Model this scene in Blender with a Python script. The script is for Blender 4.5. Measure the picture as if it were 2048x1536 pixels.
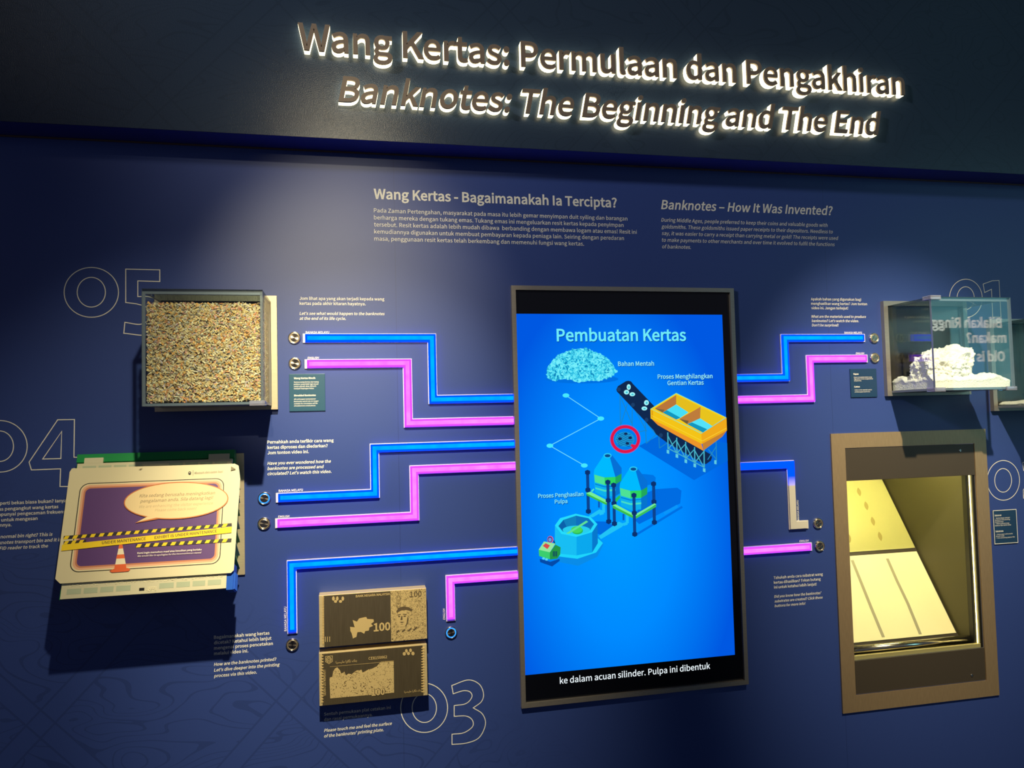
import bpy, bmesh, math, random, os
from mathutils import Matrix, Vector, noise

random.seed(7)
scene = bpy.context.scene
COL = scene.collection
for o in list(bpy.data.objects):
    bpy.data.objects.remove(o)

# ------------------------------------------------------------------ camera
YAW, PITCH, ROLL = -0.20926785, 0.0451776, 0.02449031
FOC = 1500.0            # focal length in pixels of the 2048 px wide frame
CD, CH = 2.2, 1.6       # distance from the wall (its face is y = 0) and height of the lens
ROT = Matrix.Rotation(YAW, 3, 'Z') @ Matrix.Rotation(PITCH, 3, 'X') @ Matrix.Rotation(ROLL, 3, 'Y')
EYE = Vector((0, -CD, CH))
cam_data = bpy.data.cameras.new('camera')
cam_data.sensor_width = 36
cam_data.lens = FOC / 2048 * 36
cam_data.clip_start = 0.05
cam = bpy.data.objects.new('camera', cam_data)
cam.matrix_world = Matrix.Translation(EYE) @ (ROT @ Matrix(((1, 0, 0), (0, 0, -1), (0, 1, 0)))).to_4x4()
COL.objects.link(cam)
scene.camera = cam

# ------------------------------------------------------------------ world, lamps, exposure
world = bpy.data.worlds.new('world')
scene.world = world
world.use_nodes = True
world.node_tree.nodes['Background'].inputs[0].default_value = (0.98, 0.98, 1.32, 1)
world.node_tree.nodes['Background'].inputs[1].default_value = 0.08


def spot(name, loc, aim, power, half, blend, color, radius=0.022):
    d = bpy.data.lights.new(name, 'SPOT')
    d.energy = power
    d.spot_size = math.radians(2 * half)
    d.spot_blend = blend
    d.color = color
    d.shadow_soft_size = radius
    o = bpy.data.objects.new(name, d)
    o.location = loc
    o.rotation_euler = (Vector(aim) - Vector(loc)).to_track_quat('-Z', 'Y').to_euler()
    COL.objects.link(o)
    return o


WARM = (1.0, 0.86, 0.57)
spot('ceiling_spotlight', (-0.05, -1.45, 2.93), (-0.45, 0, 1.14), 112, 23, 1.0, WARM)
spot('ceiling_spotlight.001', (-0.03, -1.45, 2.93), (0.06, 0, 1.20), 290, 20, 1.0, WARM)
spot('wall_spill_fill', (-0.01, -1.45, 2.93), (0.0, 0, 1.95), 17, 29, 1.0, WARM)  # weak wide flood added beside the spots for spill on the upper wall
spot('wall_haze_fill', (-0.20, -3.4, 2.92), (0.02, 0, 1.92), 260, 8.5, 1.0, WARM)  # unseen lamp behind the camera, added for the warm haze on the wall
spot('ceiling_spotlight.002', (1.44, -1.45, 2.94), (1.84, 0, 1.28), 310, 21, 1.0, WARM)
spot('sign_fill_light', (-2.8, -2.5, 3.75), (0.80, 0, 2.92), 470, 19, 1.0, (1.0, 0.92, 0.80), 0.22)  # unseen fill lamp added to brighten the faces of the sign letters

scene.view_settings.view_transform = 'Standard'
scene.view_settings.look = 'None'
scene.view_settings.exposure = 0.0
scene.view_settings.gamma = 1.0
scene.view_settings.use_curve_mapping = False
scene.cycles.use_denoising = True
scene.cycles.max_bounces = 8
scene.cycles.transparent_max_bounces = 24
scene.cycles.sample_clamp_indirect = 4


# ------------------------------------------------------------------ measuring helpers
def ray(px, py):
    return ROT @ Vector(((px - 1024) / FOC, 1, (768 - py) / FOC))


def W(px, py, d=0.0):
    """point (x, z) of the plane d metres in front of the wall"""
    r = ray(px, py)
    k = (CD - d) / r.y
    return (r.x * k, CH + r.z * k)


def hit(px, py, p0, n):
    r = ray(px, py)
    return EYE + r * ((p0 - EYE).dot(n) / r.dot(n))


class Zm:
    """a measured detail: corner and scale"""
    def __init__(self, x, y, s):
        self.x, self.y, self.s = x, y, s

    def __call__(self, a, b):
        return (self.x + a / self.s, self.y + b / self.s)


# ------------------------------------------------------------------ materials
def S(r, g, b):
    f = lambda c: (c / 255 / 12.92) if c / 255 <= 0.04045 else ((c / 255 + 0.055) / 1.055) ** 2.4
    return (f(r), f(g), f(b), 1)


MATS = {}


def pm(name, color, rough=0.5, metal=0.0, spec=0.5, emit=None, estr=0.0):
    if name in MATS:
        return MATS[name]
    m = bpy.data.materials.new(name)
    m.use_nodes = True
    b = m.node_tree.nodes['Principled BSDF']
    c = tuple(color) if len(color) == 4 else (*color, 1)
    b.inputs['Base Color'].default_value = c
    b.inputs['Roughness'].default_value = rough
    b.inputs['Metallic'].default_value = metal
    b.inputs['Specular IOR Level'].default_value = spec
    if emit is not None:
        b.inputs['Emission Color'].default_value = tuple(emit) if len(emit) == 4 else (*emit, 1)
        b.inputs['Emission Strength'].default_value = estr
    MATS[name] = m
    return m


def bsdf(m):
    return m.node_tree.nodes['Principled BSDF']


def N(m, t, **kw):
    n = m.node_tree.nodes.new(t)
    for k, v in kw.items():
        setattr(n, k, v)
    return n


def L(m, a, b):
    m.node_tree.links.new(a, b)


def mth(m, op, a, b=None, c=None):
    n = N(m, 'ShaderNodeMath', operation=op)
    for i, v in enumerate((a, b, c)):
        if v is None:
            continue
        if isinstance(v, (int, float)):
            n.inputs[i].default_value = v
        else:
            L(m, v, n.inputs[i])
    return n.outputs[0]


def mixc(m, fac, c1, c2):
    n = N(m, 'ShaderNodeMix', data_type='RGBA')
    for i, v in ((0, fac), (6, c1), (7, c2)):
        if isinstance(v, (int, float)):
            n.inputs[i].default_value = v
        elif isinstance(v, tuple):
            n.inputs[i].default_value = v if len(v) == 4 else (*v, 1)
        else:
            L(m, v, n.inputs[i])
    return n.outputs[2]


def position(m):
    g = N(m, 'ShaderNodeNewGeometry')
    s = N(m, 'ShaderNodeSeparateXYZ')
    L(m, g.outputs['Position'], s.inputs[0])
    return g, s


def emission(name, color, strength=1.0):
    if name in MATS:
        return MATS[name]
    m = bpy.data.materials.new(name)
    m.use_nodes = True
    m.node_tree.nodes.clear()
    e = N(m, 'ShaderNodeEmission')
    e.inputs[0].default_value = tuple(color) if len(color) == 4 else (*color, 1)
    e.inputs[1].default_value = strength
    o = N(m, 'ShaderNodeOutputMaterial')
    L(m, e.outputs[0], o.inputs[0])
    MATS[name] = m
    return m


def wall_material(name, base, rough, pattern_everywhere, seams, lines=0.70, bump=0.0, spec=0.6, coat=0.0):
    m = pm(name, base, rough, 0.0, spec)
    bsdf(m).inputs['Coat Weight'].default_value = coat
    bsdf(m).inputs['Coat Roughness'].default_value = rough
    bsdf(m).inputs['Coat IOR'].default_value = 1.6
    g, s = position(m)
    X, Z = s.outputs['X'], s.outputs['Z']
    nz = N(m, 'ShaderNodeTexNoise')
    nz.inputs['Scale'].default_value = 2.6
    nz.inputs['Detail'].default_value = 1.5
    nz.inputs['Distortion'].default_value = 0.6
    mp = N(m, 'ShaderNodeMapping')
    mp.inputs['Scale'].default_value = (1.0, 1.0, 2.3)
    L(m, g.outputs['Position'], mp.inputs[0])
    L(m, mp.outputs[0], nz.inputs['Vector'])
    fr = mth(m, 'FRACT', mth(m, 'MULTIPLY', nz.outputs[0], 21.0))
    line = mth(m, 'LESS_THAN', mth(m, 'ABSOLUTE', mth(m, 'SUBTRACT', fr, 0.5)), 0.075)
    # crossing plain bands of the batik drawing
    ba = mth(m, 'FRACT', mth(m, 'ADD', mth(m, 'DIVIDE', mth(m, 'ADD', X, mth(m, 'MULTIPLY', Z, 0.95)), 0.62), 10.52))
    bb = mth(m, 'FRACT', mth(m, 'ADD', mth(m, 'DIVIDE', mth(m, 'SUBTRACT', X, mth(m, 'MULTIPLY', Z, 0.95)), 0.62), 10.08))
    keep, rim = None, None
    for b in (ba, bb):
        q = mth(m, 'ABSOLUTE', mth(m, 'SUBTRACT', b, 0.5))
        k = mth(m, 'GREATER_THAN', q, 0.05)
        r = mth(m, 'LESS_THAN', mth(m, 'ABSOLUTE', mth(m, 'SUBTRACT', q, 0.055)), 0.006)
        keep = k if keep is None else mth(m, 'MULTIPLY', keep, k)
        rim = r if rim is None else mth(m, 'MAXIMUM', rim, r)
    line = mth(m, 'MAXIMUM', mth(m, 'MULTIPLY', line, keep), rim)
    if not pattern_everywhere:
        mr = N(m, 'ShaderNodeMapRange')
        L(m, mth(m, 'ADD', Z, mth(m, 'MULTIPLY', X, 0.55)), mr.inputs[0])
        mr.inputs[1].default_value = 0.72
        mr.inputs[2].default_value = 1.02
        mr.inputs[3].default_value = 1.0
        mr.inputs[4].default_value = 0.0
        line = mth(m, 'MULTIPLY', line, mr.outputs[0])
    fac = mth(m, 'MULTIPLY', line, 1.0 - lines)
    dark = tuple(c * 0.35 for c in base[:3])
    col = mixc(m, fac, base, dark)
    for sx in seams:
        q = mth(m, 'LESS_THAN', mth(m, 'ABSOLUTE', mth(m, 'SUBTRACT', X, sx)), 0.0009)
        col = mixc(m, mth(m, 'MULTIPLY', q, 0.35), col, tuple(c * 0.3 for c in base[:3]))
    L(m, col, bsdf(m).inputs['Base Color'])
    gr = N(m, 'ShaderNodeTexNoise')
    gr.inputs['Scale'].default_value = 420
    L(m, g.outputs['Position'], gr.inputs['Vector'])
    if bump:
        bp = N(m, 'ShaderNodeBump')
        bp.inputs['Strength'].default_value = bump
        bp.inputs['Distance'].default_value = 0.002
        L(m, gr.outputs[0], bp.inputs['Height'])
        L(m, bp.outputs[0], bsdf(m).inputs['Normal'])
    return m


M_wall = wall_material('navy_wall_vinyl', (0.034, 0.066, 0.265), 0.41, False, (W(799, 1000)[0], W(1659, 700)[0]), bump=0.05, spec=0.5)
M_fascia = wall_material('dark_navy_fascia', (0.026, 0.045, 0.082), 0.26, True, (), lines=0.82, bump=0.2, spec=0.5)
M_under = pm('blue_fascia_underside', (0.03, 0.04, 0.30), 0.5)
M_trim = pm('bronze_trim', (0.10, 0.06, 0.05), 0.5)
M_white = pm('cream_vinyl_lettering', (0.86, 0.84, 0.76), 0.6)
M_black = pm('black_plastic', (0.006, 0.006, 0.008), 0.35)
M_floor = pm('dark_carpet', (0.02, 0.02, 0.03), 0.95)


def brushed(name, base, rough, metal, sx=6, sz=6, amount=0.25):
    m = pm(name, base, rough, metal)
    g = N(m, 'ShaderNodeNewGeometry')
    mp = N(m, 'ShaderNodeMapping')
    mp.inputs['Scale'].default_value = (sx, 40, sz)
    nz = N(m, 'ShaderNodeTexNoise')
    nz.inputs['Scale'].default_value = 9
    nz.inputs['Detail'].default_value = 4
    L(m, g.outputs['Position'], mp.inputs[0])
    L(m, mp.outputs[0], nz.inputs['Vector'])
    lo = tuple(c * (1 - amount) for c in base[:3])
    hi = tuple(min(1, c * (1 + amount)) for c in base[:3])
    L(m, mixc(m, nz.outputs[0], lo, hi), bsdf(m).inputs['Base Color'])
    return m


M_steel = brushed('brushed_steel', (0.42, 0.38, 0.33), 0.42, 0.75, 6, 90)
M_frame = brushed('bronze_brushed_frame', (0.47, 0.325, 0.18), 0.42, 0.55, 90, 4)
M_brass = brushed('brass_backed_frame', (0.62, 0.53, 0.36), 0.40, 0.5, 4, 90)
M_panel = pm('dark_bronze_panel', (0.085, 0.066, 0.046), 0.45, 0.3)
M_chrome = pm('chrome', (0.62, 0.58, 0.52), 0.18, 1.0)
M_buttoncap = pm('dark_button_steel', (0.42, 0.36, 0.28), 0.25, 1.0)
for m_ in (M_buttoncap,):
    bsdf(m_).inputs['Anisotropic'].default_value = 0.9
    tg = N(m_, 'ShaderNodeTangent', direction_type='RADIAL', axis='Y')
    L(m_, tg.outputs[0], bsdf(m_).inputs['Tangent'])
M_backsteel = brushed('polished_dark_back_panel', (0.085, 0.075, 0.065), 0.22, 0.7, 70, 4)
M_edge = pm('green_glass_edge', (0.13, 0.16, 0.21), 0.3)


def glass(name, tint, ior=1.5, haze=0.0):
    m = bpy.data.materials.new(name)
    m.use_nodes = True
    m.node_tree.nodes.clear()
    t = N(m, 'ShaderNodeBsdfTransparent')
    t.inputs[0].default_value = (*tint, 1)
    gl = N(m, 'ShaderNodeBsdfGlossy')
    gl.inputs['Roughness'].default_value = haze
    lw = N(m, 'ShaderNodeLayerWeight')
    f0 = ((ior - 1) / (ior + 1)) ** 2
    fr = mth(m, 'ADD', mth(m, 'MULTIPLY', mth(m, 'POWER', lw.outputs['Facing'], 5.0), 0.4), f0)
    mx = N(m, 'ShaderNodeMixShader')
    o = N(m, 'ShaderNodeOutputMaterial')
    L(m, fr, mx.inputs[0])
    L(m, t.outputs[0], mx.inputs[1])
    L(m, gl.outputs[0], mx.inputs[2])
    L(m, mx.outputs[0], o.inputs[0])
    return m


M_glass = glass('clear_case_glass', (0.955, 0.985, 0.975))
M_lid = glass('tinted_lid_glass', (0.50, 0.56, 0.58))
M_nicheglass = glass('clear_niche_glass', (0.98, 0.99, 0.97), 1.3)
M_acrylic = pm('frosted_acrylic', (0.62, 0.64, 0.82), 0.12)
bsdf(M_acrylic).inputs['Transmission Weight'].default_value = 0.75


# ------------------------------------------------------------------ mesh building
lim = lambda x, a, b: max(a, min(b, x))


class MB:
    def __init__(self):
        self.v, self.f, self.m = [], [], []

    def add(self, verts, faces, mat=0):
        k = len(self.v)
        self.v += [tuple(p) for p in verts]
        for f in faces:
            self.f.append([i + k for i in f])
            self.m.append(mat)
        return self

    def bm(self, b, mat=0):
        b.verts.index_update()
        return self.add([v.co.copy() for v in b.verts], [[v.index for v in f.verts] for f in b.faces], mat)

    def box(self, x0, x1, y0, y1, z0, z1, mat=0, bev=0.0):
        b = bmesh.new()
        bmesh.ops.create_cube(b, size=1)
        for v in b.verts:
            v.co = Vector(((x0 + x1) / 2 + v.co.x * (x1 - x0), (y0 + y1) / 2 + v.co.y * (y1 - y0), (z0 + z1) / 2 + v.co.z * (z1 - z0)))
        if bev:
            bmesh.ops.bevel(b, geom=b.edges[:], offset=bev, segments=2, affect='EDGES', profile=0.5)
        self.bm(b, mat)
        b.free()
        return self

    def prism(self, pts, y0, y1, mat=0):
        """outline of (x, z) points pushed through from y0 (front) to y1 (rear)"""
        return self.slab([(x, y0, z) for x, z in pts], [(x, y1, z) for x, z in pts], mat)

    def slab(self, front, rear, mat=0):
        n = len(front)
        self.add(list(front) + list(rear), [list(range(n)), list(range(2 * n - 1, n - 1, -1))] + [[i, i + n, (i + 1) % n + n, (i + 1) % n] for i in range(n)], mat)
        return self

    def poly(self, pts, mat=0):
        return self.add(pts, [list(range(len(pts)))], mat)

    def ring(self, o, i, y0, y1, mat=0):
        """rectangular frame; o, i = (x0, x1, z0, z1); front y0, rear y1"""
        q = lambda r, y: [(r[0], y, r[2]), (r[1], y, r[2]), (r[1], y, r[3]), (r[0], y, r[3])]
        v = q(o, y0) + q(i, y0) + q(o, y1) + q(i, y1)
        f = []
        for a in range(4):
            b = (a + 1) % 4
            f += [[a, b, b + 4, a + 4], [a + 8, a + 12, b + 12, b + 8], [a, a + 8, b + 8, b], [a + 4, b + 4, b + 12, a + 12]]
        return self.add(v, f, mat)

    def lathe(self, prof, c, seg=40, mat=0):
        """prof (radius, height towards the viewer) turned about the axis through c that stands out of the wall"""
        v, f = [], []
        for r, h in prof:
            for k in range(seg):
                a = 2 * math.pi * k / seg
                v.append((c[0] + r * math.cos(a), c[1] - h, c[2] + r * math.sin(a)))
        for i in range(len(prof) - 1):
            for k in range(seg):
                f.append([i * seg + k, i * seg + (k + 1) % seg, (i + 1) * seg + (k + 1) % seg, (i + 1) * seg + k])
        f.append([(len(prof) - 1) * seg + k for k in range(seg)])
        return self.add(v, f, mat)

    def tube(self, p, q, r, seg=12, mat=0):
        p, q = Vector(p), Vector(q)
        d = (q - p).normalized()
        a = d.orthogonal().normalized()
        b = d.cross(a)
        v = [e + a * r * math.cos(2 * math.pi * k / seg) + b * r * math.sin(2 * math.pi * k / seg) for e in (p, q) for k in range(seg)]
        f = [[k, (k + 1) % seg, (k + 1) % seg + seg, k + seg] for k in range(seg)] + [list(range(seg - 1, -1, -1)), list(range(seg, 2 * seg))]
        return self.add(v, f, mat)

    def build(self, name, mats, parent=None, smooth=False, origin=None, fix=True):
        if not isinstance(mats, (list, tuple)):
            mats = [mats]
        r = parent
        while r is not None and r.parent is not None:
            r = r.parent
        if r is not None:
            org = r.location.copy()
        elif origin is not None:
            org = Vector(origin)
        else:
            xs, ys, zs = zip(*self.v)
            org = Vector(((min(xs) + max(xs)) / 2, max(ys), min(zs)))
        me = bpy.data.meshes.new(name)
        me.from_pydata([(x - org.x, y - org.y, z - org.z) for x, y, z in self.v], [], self.f)
        for m in mats:
            me.materials.append(m)
        me.polygons.foreach_set('material_index', self.m)
        if smooth:
            me.polygons.foreach_set('use_smooth', [True] * len(me.polygons))
        me.update()
        if fix:
            b = bmesh.new()
            b.from_mesh(me)
            bmesh.ops.recalc_face_normals(b, faces=b.faces[:])
            b.to_mesh(me)
            b.free()
        o = bpy.data.objects.new(name, me)
        COL.objects.link(o)
        if parent is not None:
            o.parent = parent
        else:
            o.location = org
        return o


def tag(o, label=None, cat=None, group=None, kind=None):
    if label:
        o['label'] = label
    if cat:
        o['category'] = cat
    if group:
        o['group'] = group
    if kind:
        o['kind'] = kind
    return o


def thing(name, loc, label, cat, group=None):
    o = bpy.data.objects.new(name, None)
    o.empty_display_size = 0.05
    o.location = loc
    COL.objects.link(o)
    return tag(o, label, cat, group)


def dup(root, loc, label):
    r = root.copy()
    COL.objects.link(r)
    r.location = loc
    r['label'] = label
    for ch in list(root.children):
        c = ch.copy()
        COL.objects.link(c)
        c.parent = r
        for g in ch.children:
            d = g.copy()
            COL.objects.link(d)
            d.parent = c
    return r


# ------------------------------------------------------------------ lettering
FDIR = os.path.join(bpy.utils.resource_path('LOCAL'), 'datafiles', 'fonts')


def font(fn):
    try:
        return bpy.data.fonts.load(os.path.join(FDIR, fn))
    except Exception:
        return None


F_SANS = font('Noto Sans CJK Regular.woff2')
F_ARAB = font('NotoSansArabic-VariableFont_wdth,wght.woff2')
TC = {}


def glyphs(body, bold=0.0, shear=0.0, res=3, extrude=0.0, fnt=None):
    """mesh of a line of text: verts, faces, (min x, max x, min y, max y)"""
    key = (body, bold, shear, res, extrude, fnt.name if fnt else '')
    if key in TC:
        return TC[key]
    c = bpy.data.curves.new('t', 'FONT')
    c.body = body
    c.size = 1.6
    c.shear = shear
    c.resolution_u = res
    c.extrude = extrude
    c.bevel_depth = bold
    c.bevel_resolution = 0
    f = fnt or F_SANS
    if f:
        c.font = f
    o = bpy.data.objects.new('t', c)
    COL.objects.link(o)
    dg = bpy.context.evaluated_depsgraph_get()
    me = bpy.data.meshes.new_from_object(o.evaluated_get(dg))
    v = [x.co.copy() for x in me.vertices]
    fs = [(list(p.vertices), p.normal.z) for p in me.polygons]
    bpy.data.objects.remove(o)
    bpy.data.curves.remove(c)
    bpy.data.meshes.remove(me)
    xs = [p.x for p in v] or [0, 1]
    ys = [p.y for p in v] or [0, 1]
    TC[key] = (v, fs, (min(xs), max(xs), min(ys), max(ys)))
    return TC[key]


def twidth(body, bold=0.0, shear=0.0):
    b = glyphs(body, bold, shear)[2]
    return b[1] - b[0]


def put_text(mb, body, place, scale, bold=0.0, shear=0.0, mat=0, res=2, center=False, ys=None, fnt=None, mirror=False):
    """flat text; place(u, v) turns metres along and above the baseline into a point"""
    v, fs, b = glyphs(body, bold, shear, res, 0.0, fnt)
    ys = ys or scale
    off = b[0] + ((b[1] - b[0]) / 2 if center else 0)
    use, vv, ff = {}, [], []
    for f, nz in fs:
        if bold and nz < -0.01:
            continue
        for i in f:
            if i not in use:
                use[i] = len(vv)
                vv.append(place((v[i].x - off) * scale, v[i].y * ys))
        ff.append([use[i] for i in f])
    mb.add(vv, ff, mat)


def wall_place(x, z, d, rot=0):
    if rot == 90:      # reads upward
        return lambda u, v: (x - v, -d, z + u)
    return lambda u, v: (x + u, -d, z + v)


def lines(mb, body, first, last, right, rline=0, d=0.0, bold=0.008, shear=0.0, mat=0):
    """block of lines: pixel of the first and last baseline start, and of the end of line rline"""
    x0, z0 = W(*first, d)
    z1 = W(*last, d)[1]
    xr = W(*right, d)[0]
    sc = (xr - x0) / twidth(body[rline], bold, shear)
    lead = (z0 - z1) / max(1, len(body) - 1)
    for i, t in enumerate(body):
        if t:
            put_text(mb, t, wall_place(x0, z0 - lead * i, d), sc, bold, shear, mat)
    return sc


TD = 0.0006          # thickness of the cut vinyl in front of the wall


def vinyl(name, parts, label, cat='wall text'):
    """one printed text on the wall; parts: [(part name, [lines(...) arguments])]"""
    x, z = W(*parts[0][1][0]['first'])
    r = thing(name, (x, 0, z), label, cat)
    for pn, blocks in parts:
        mb = MB()
        for b in blocks:
            lines(mb, d=TD, **b)
        mb.build(pn, M_white, r, fix=False)
    return r


IT = 0.20


def B(body, first, last, right, rline=0, bold=0.008, shear=0.0):
    return dict(body=body, first=first, last=last, right=right, rline=rline, bold=bold, shear=shear)


# ================================================================== the room
FZ, FP = 2.386, 0.10          # underside height and projection of the fascia that carries the sign
HOLE = (1.575, 2.085, 0.669, 1.479)
mb = MB()
xs, zs = [-3.2, HOLE[0], HOLE[1], 4.6], [0.0, HOLE[2], HOLE[3], FZ]
for i in range(3):
    for j in range(3):
        if i == 1 and j == 1:
            continue
        mb.poly([(xs[i], 0, zs[j]), (xs[i + 1], 0, zs[j]), (xs[i + 1], 0, zs[j + 1]), (xs[i], 0, zs[j + 1])])
w = mb.build('wall_front', M_wall, fix=False, origin=(0, 0, 0))
tag(w, 'navy blue exhibition wall with fine batik line pattern', 'wall', kind='structure')
mb = MB().box(-3.2, 4.6, -FP, 0.0, FZ, 3.9)
mb.poly([(-3.2, -FP + 0.0005, FZ - 0.0004), (4.6, -FP + 0.0005, FZ - 0.0004), (4.6, -0.004, FZ - 0.0004), (-3.2, -0.004, FZ - 0.0004)], 1)
w = mb.build('wall_upper', [M_fascia, M_under], fix=False, origin=(0, 0, FZ))
tag(w, 'dark projecting upper wall that carries the lit sign', 'wall', kind='structure')
w = MB().box(-3.2, 4.6, -0.004, -0.0002, FZ - 0.005, FZ - 0.001).build('trim_1', M_trim)
tag(w, 'thin bronze line under the projecting upper wall', 'trim', kind='structure')
w = MB().box(-3.2, 7.2, -4.6, 0.2, -0.05, 0.0).build('floor', M_floor)
tag(w, 'dark carpet floor', 'floor', kind='structure')
w = MB().box(-3.2, 7.2, -4.6, 0.0, 3.9, 3.95).build('ceiling', M_black)
tag(w, 'dark ceiling', 'ceiling', kind='structure')

# the lit exhibition wall across the room, seen only as a mirrored glimmer in the glass case
M_teal = emission('teal_backlit_wall', (0.28, 0.86, 1.0), 2.0)
M_glow = emission('white_backlit_letters', (1.0, 0.97, 0.85), 6.0)
BK = (1.79 + 4.0) / 1.995


def bpt(px, py):
    x, z = W(px, py, 0.205)
    return (x * BK, CH + (z - CH) * BK)


mb = MB().prism([(bpt(1917, 638)[0], 1.2), (6.7, 1.2), (6.7, 3.3), (4.7, 3.3), (4.7, bpt(1880, 638)[1]), (bpt(1917, 638)[0], bpt(1917, 638)[1])], -4.0, -4.1)
wb = mb.build('wall_back', M_teal)
tag(wb, 'teal backlit wall on the far side of the room', 'wall', kind='structure')
mb = MB()


def back_place(x, z):
    return lambda u, v: (x - u, -3.995, z + v)


for body, px, py, s in (('Bilakah Ringgit', 2003, 655, 0.34), ('makan?', 2012, 685, 0.34), ('Old is t', 2010, 722, 0.34)):
    x, z = W(px, py, 0.205)
    k = BK
    put_text(mb, body, back_place(x * k, CH + (z - CH) * k), s * 0.62, 0.02, 0.0, 0)
mb.build('wall_text', M_glow, wb, fix=False)

# ================================================================== illuminated sign
M_face = pm('bronze_letter_face', (0.25, 0.19, 0.145), 0.45, 0.1)
M_side = emission('lit_letter_sides', (1.0, 0.86, 0.50), 4.2)


def sign(body, pl, pr, shear, label):
    d = FP + 0.027
    x0, z0 = W(*pl, d)
    x1 = W(*pr, d)[0]
    bold = 0.0115
    bb = glyphs(body, bold, shear, 4)[2]
    sc = (x1 - x0) / (bb[1] - bb[0])
    root = thing('illuminated_sign', ((x0 + x1) / 2, -FP, z0), label, 'sign')
    for i, ch in enumerate(body):
        if ch == ' ':
            continue
        end = glyphs(body[:i + 1], bold, shear, 4)[2][1]
        v, fs, b = glyphs(ch, bold, shear, 5, 0.05)
        org = end - b[1] - bb[0]
        e = 0.05

        def shape(yf, yr, grow=1.0):
            out = []
            for p in v:
                t = 1.0 if p.z >= e - 1e-4 else (0.0 if p.z <= -e + 1e-4 else 0.5)
                out.append((x0 + (org + p.x) * sc, yr + (yf - yr) * t, z0 + p.y * sc))
            return out
        m1 = MB().add(shape(-FP - 0.027, -FP - 0.0205), [f for f, _ in fs])
        face = m1.build('letter', M_face, root, fix=False)
        m2 = MB().add(shape(-FP - 0.0203, -FP + 0.0002), [f for f, _ in fs])
        m2.build('lit_side', M_side, face, fix=False)
    return root


Z1, Z2 = Zm(560, 0, 3.0118), Zm(1200, 40, 3.0118)
sign('Wang Kertas: Permulaan dan Pengakhiran', Z1(108, 292), Z2(1837, 418), 0.0,
     'upper line of bronze letters with glowing sides reading Wang Kertas: Permulaan dan Pengakhiran')
sign('Banknotes: The Beginning and The End', Z1(352, 606), Z2(1700, 681), 0.20,
     'lower line of slanted bronze letters with glowing sides reading Banknotes: The Beginning and The End')

# ================================================================== printed wall texts
Z3, Z4 = Zm(720, 360, 3.531), Zm(1300, 380, 4.876)
vinyl('wall_text', [
    ('heading', [B(['Wang Kertas - Bagaimanakah Ia Tercipta?'], Z3(97, 131), Z3(97, 131), Z3(1815, 189), 0, 0.016)]),
    ('paragraph', [B(['Pada Zaman Pertengahan, masyarakat pada masa itu lebih gemar menyimpan duit syiling dan barangan',
                      'berharga mereka dengan tukang emas. Tukang emas ini mengeluarkan resit kertas kepada penyimpan',
                      'tersebut. Resit kertas adalah lebih mudah dibawa  berbanding dengan membawa logam atau emas! Resit ini',
                      'kemudiannya digunakan untuk membuat pembayaran kepada peniaga lain. Seiring dengan peredaran',
                      'masa, penggunaan resit kertas telah berkembang dan memenuhi fungsi wang kertas.'],
                     Z3(98, 228), Z3(99, 427), Z3(1955, 379), 2, 0.004)])],
    'Malay heading Wang Kertas - Bagaimanakah Ia Tercipta? with a five line paragraph below')
vinyl('wall_text', [
    ('heading', [B(['Banknotes – How It Was Invented?'], Z4(108, 184), Z4(108, 184), Z4(1785, 246), 0, 0.012, IT)]),
    ('paragraph', [B(['During Middle Ages, people preferred to keep their coins and valuable goods with',
                      'goldsmiths. These goldsmiths issued paper receipts to their depositors. Needless to',
                      'say, it was easier to carry a receipt than carrying metal or gold! The receipts were used',
                      'to make payments to other merchants and over time it evolved to fulfil the functions',
                      'of banknotes.'], Z4(110, 308), Z4(118, 568), Z4(1837, 488), 2, 0.003, IT)])],
    'italic English heading Banknotes – How It Was Invented? with a paragraph below')
Z5, Z6 = Zm(560, 560, 4.096), Zm(500, 860, 3.657)
vinyl('wall_text', [
    ('malay_paragraph', [B(['Jom lihat apa yang akan terjadi kepada wang', 'kertas pada akhir kitaran hayatnya.'], Z5(160, 162), Z5(160, 203), Z5(855, 170), 0, 0.011)]),
    ('english_paragraph', [B(["Let's see what would happen to the banknotes", 'at the end of its life cycle.'], Z5(160, 285), Z5(160, 326), Z5(858, 289), 0, 0.011, IT)])],
    'small text about the end of the banknote life cycle, above the topmost strips')
vinyl('wall_text', [
    ('malay_paragraph', [B(['Pernahkah anda terfikir cara wang', 'kertas diproses dan diedarkan?', 'Jom tonton video ini.'], Z6(127, 100), Z6(127, 178), Z6(612, 94), 0, 0.014)]),
    ('english_paragraph', [B(['Have you ever wondered how the', 'banknotes are processed and', "circulated? Let's watch this video."], Z6(127, 255), Z6(127, 331), Z6(592, 241), 0, 0.013, IT)])],
    'small text about processing and circulating banknotes, beside the plastic bin')
Z7 = Zm(400, 1160, 3.413)
vinyl('wall_text', [
    ('malay_paragraph', [B(['Bagaimanakah wang kertas', 'dicetak? Ketahui lebih lanjut', 'mengenai proses pencetakan', 'melalui video ini.'], Z7(95, 402), Z7(95, 513), Z7(498, 444), 2, 0.014)]),
    ('english_paragraph', [B(['How are the banknotes printed?', "Let's dive deeper into the printing", 'process via this video.'], Z7(95, 587), Z7(95, 665), Z7(545, 591), 1, 0.013, IT)])],
    'small text about how banknotes are printed, partly in the shadow of the bin')
Z8 = Zm(620, 1160, 4.8)
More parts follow.
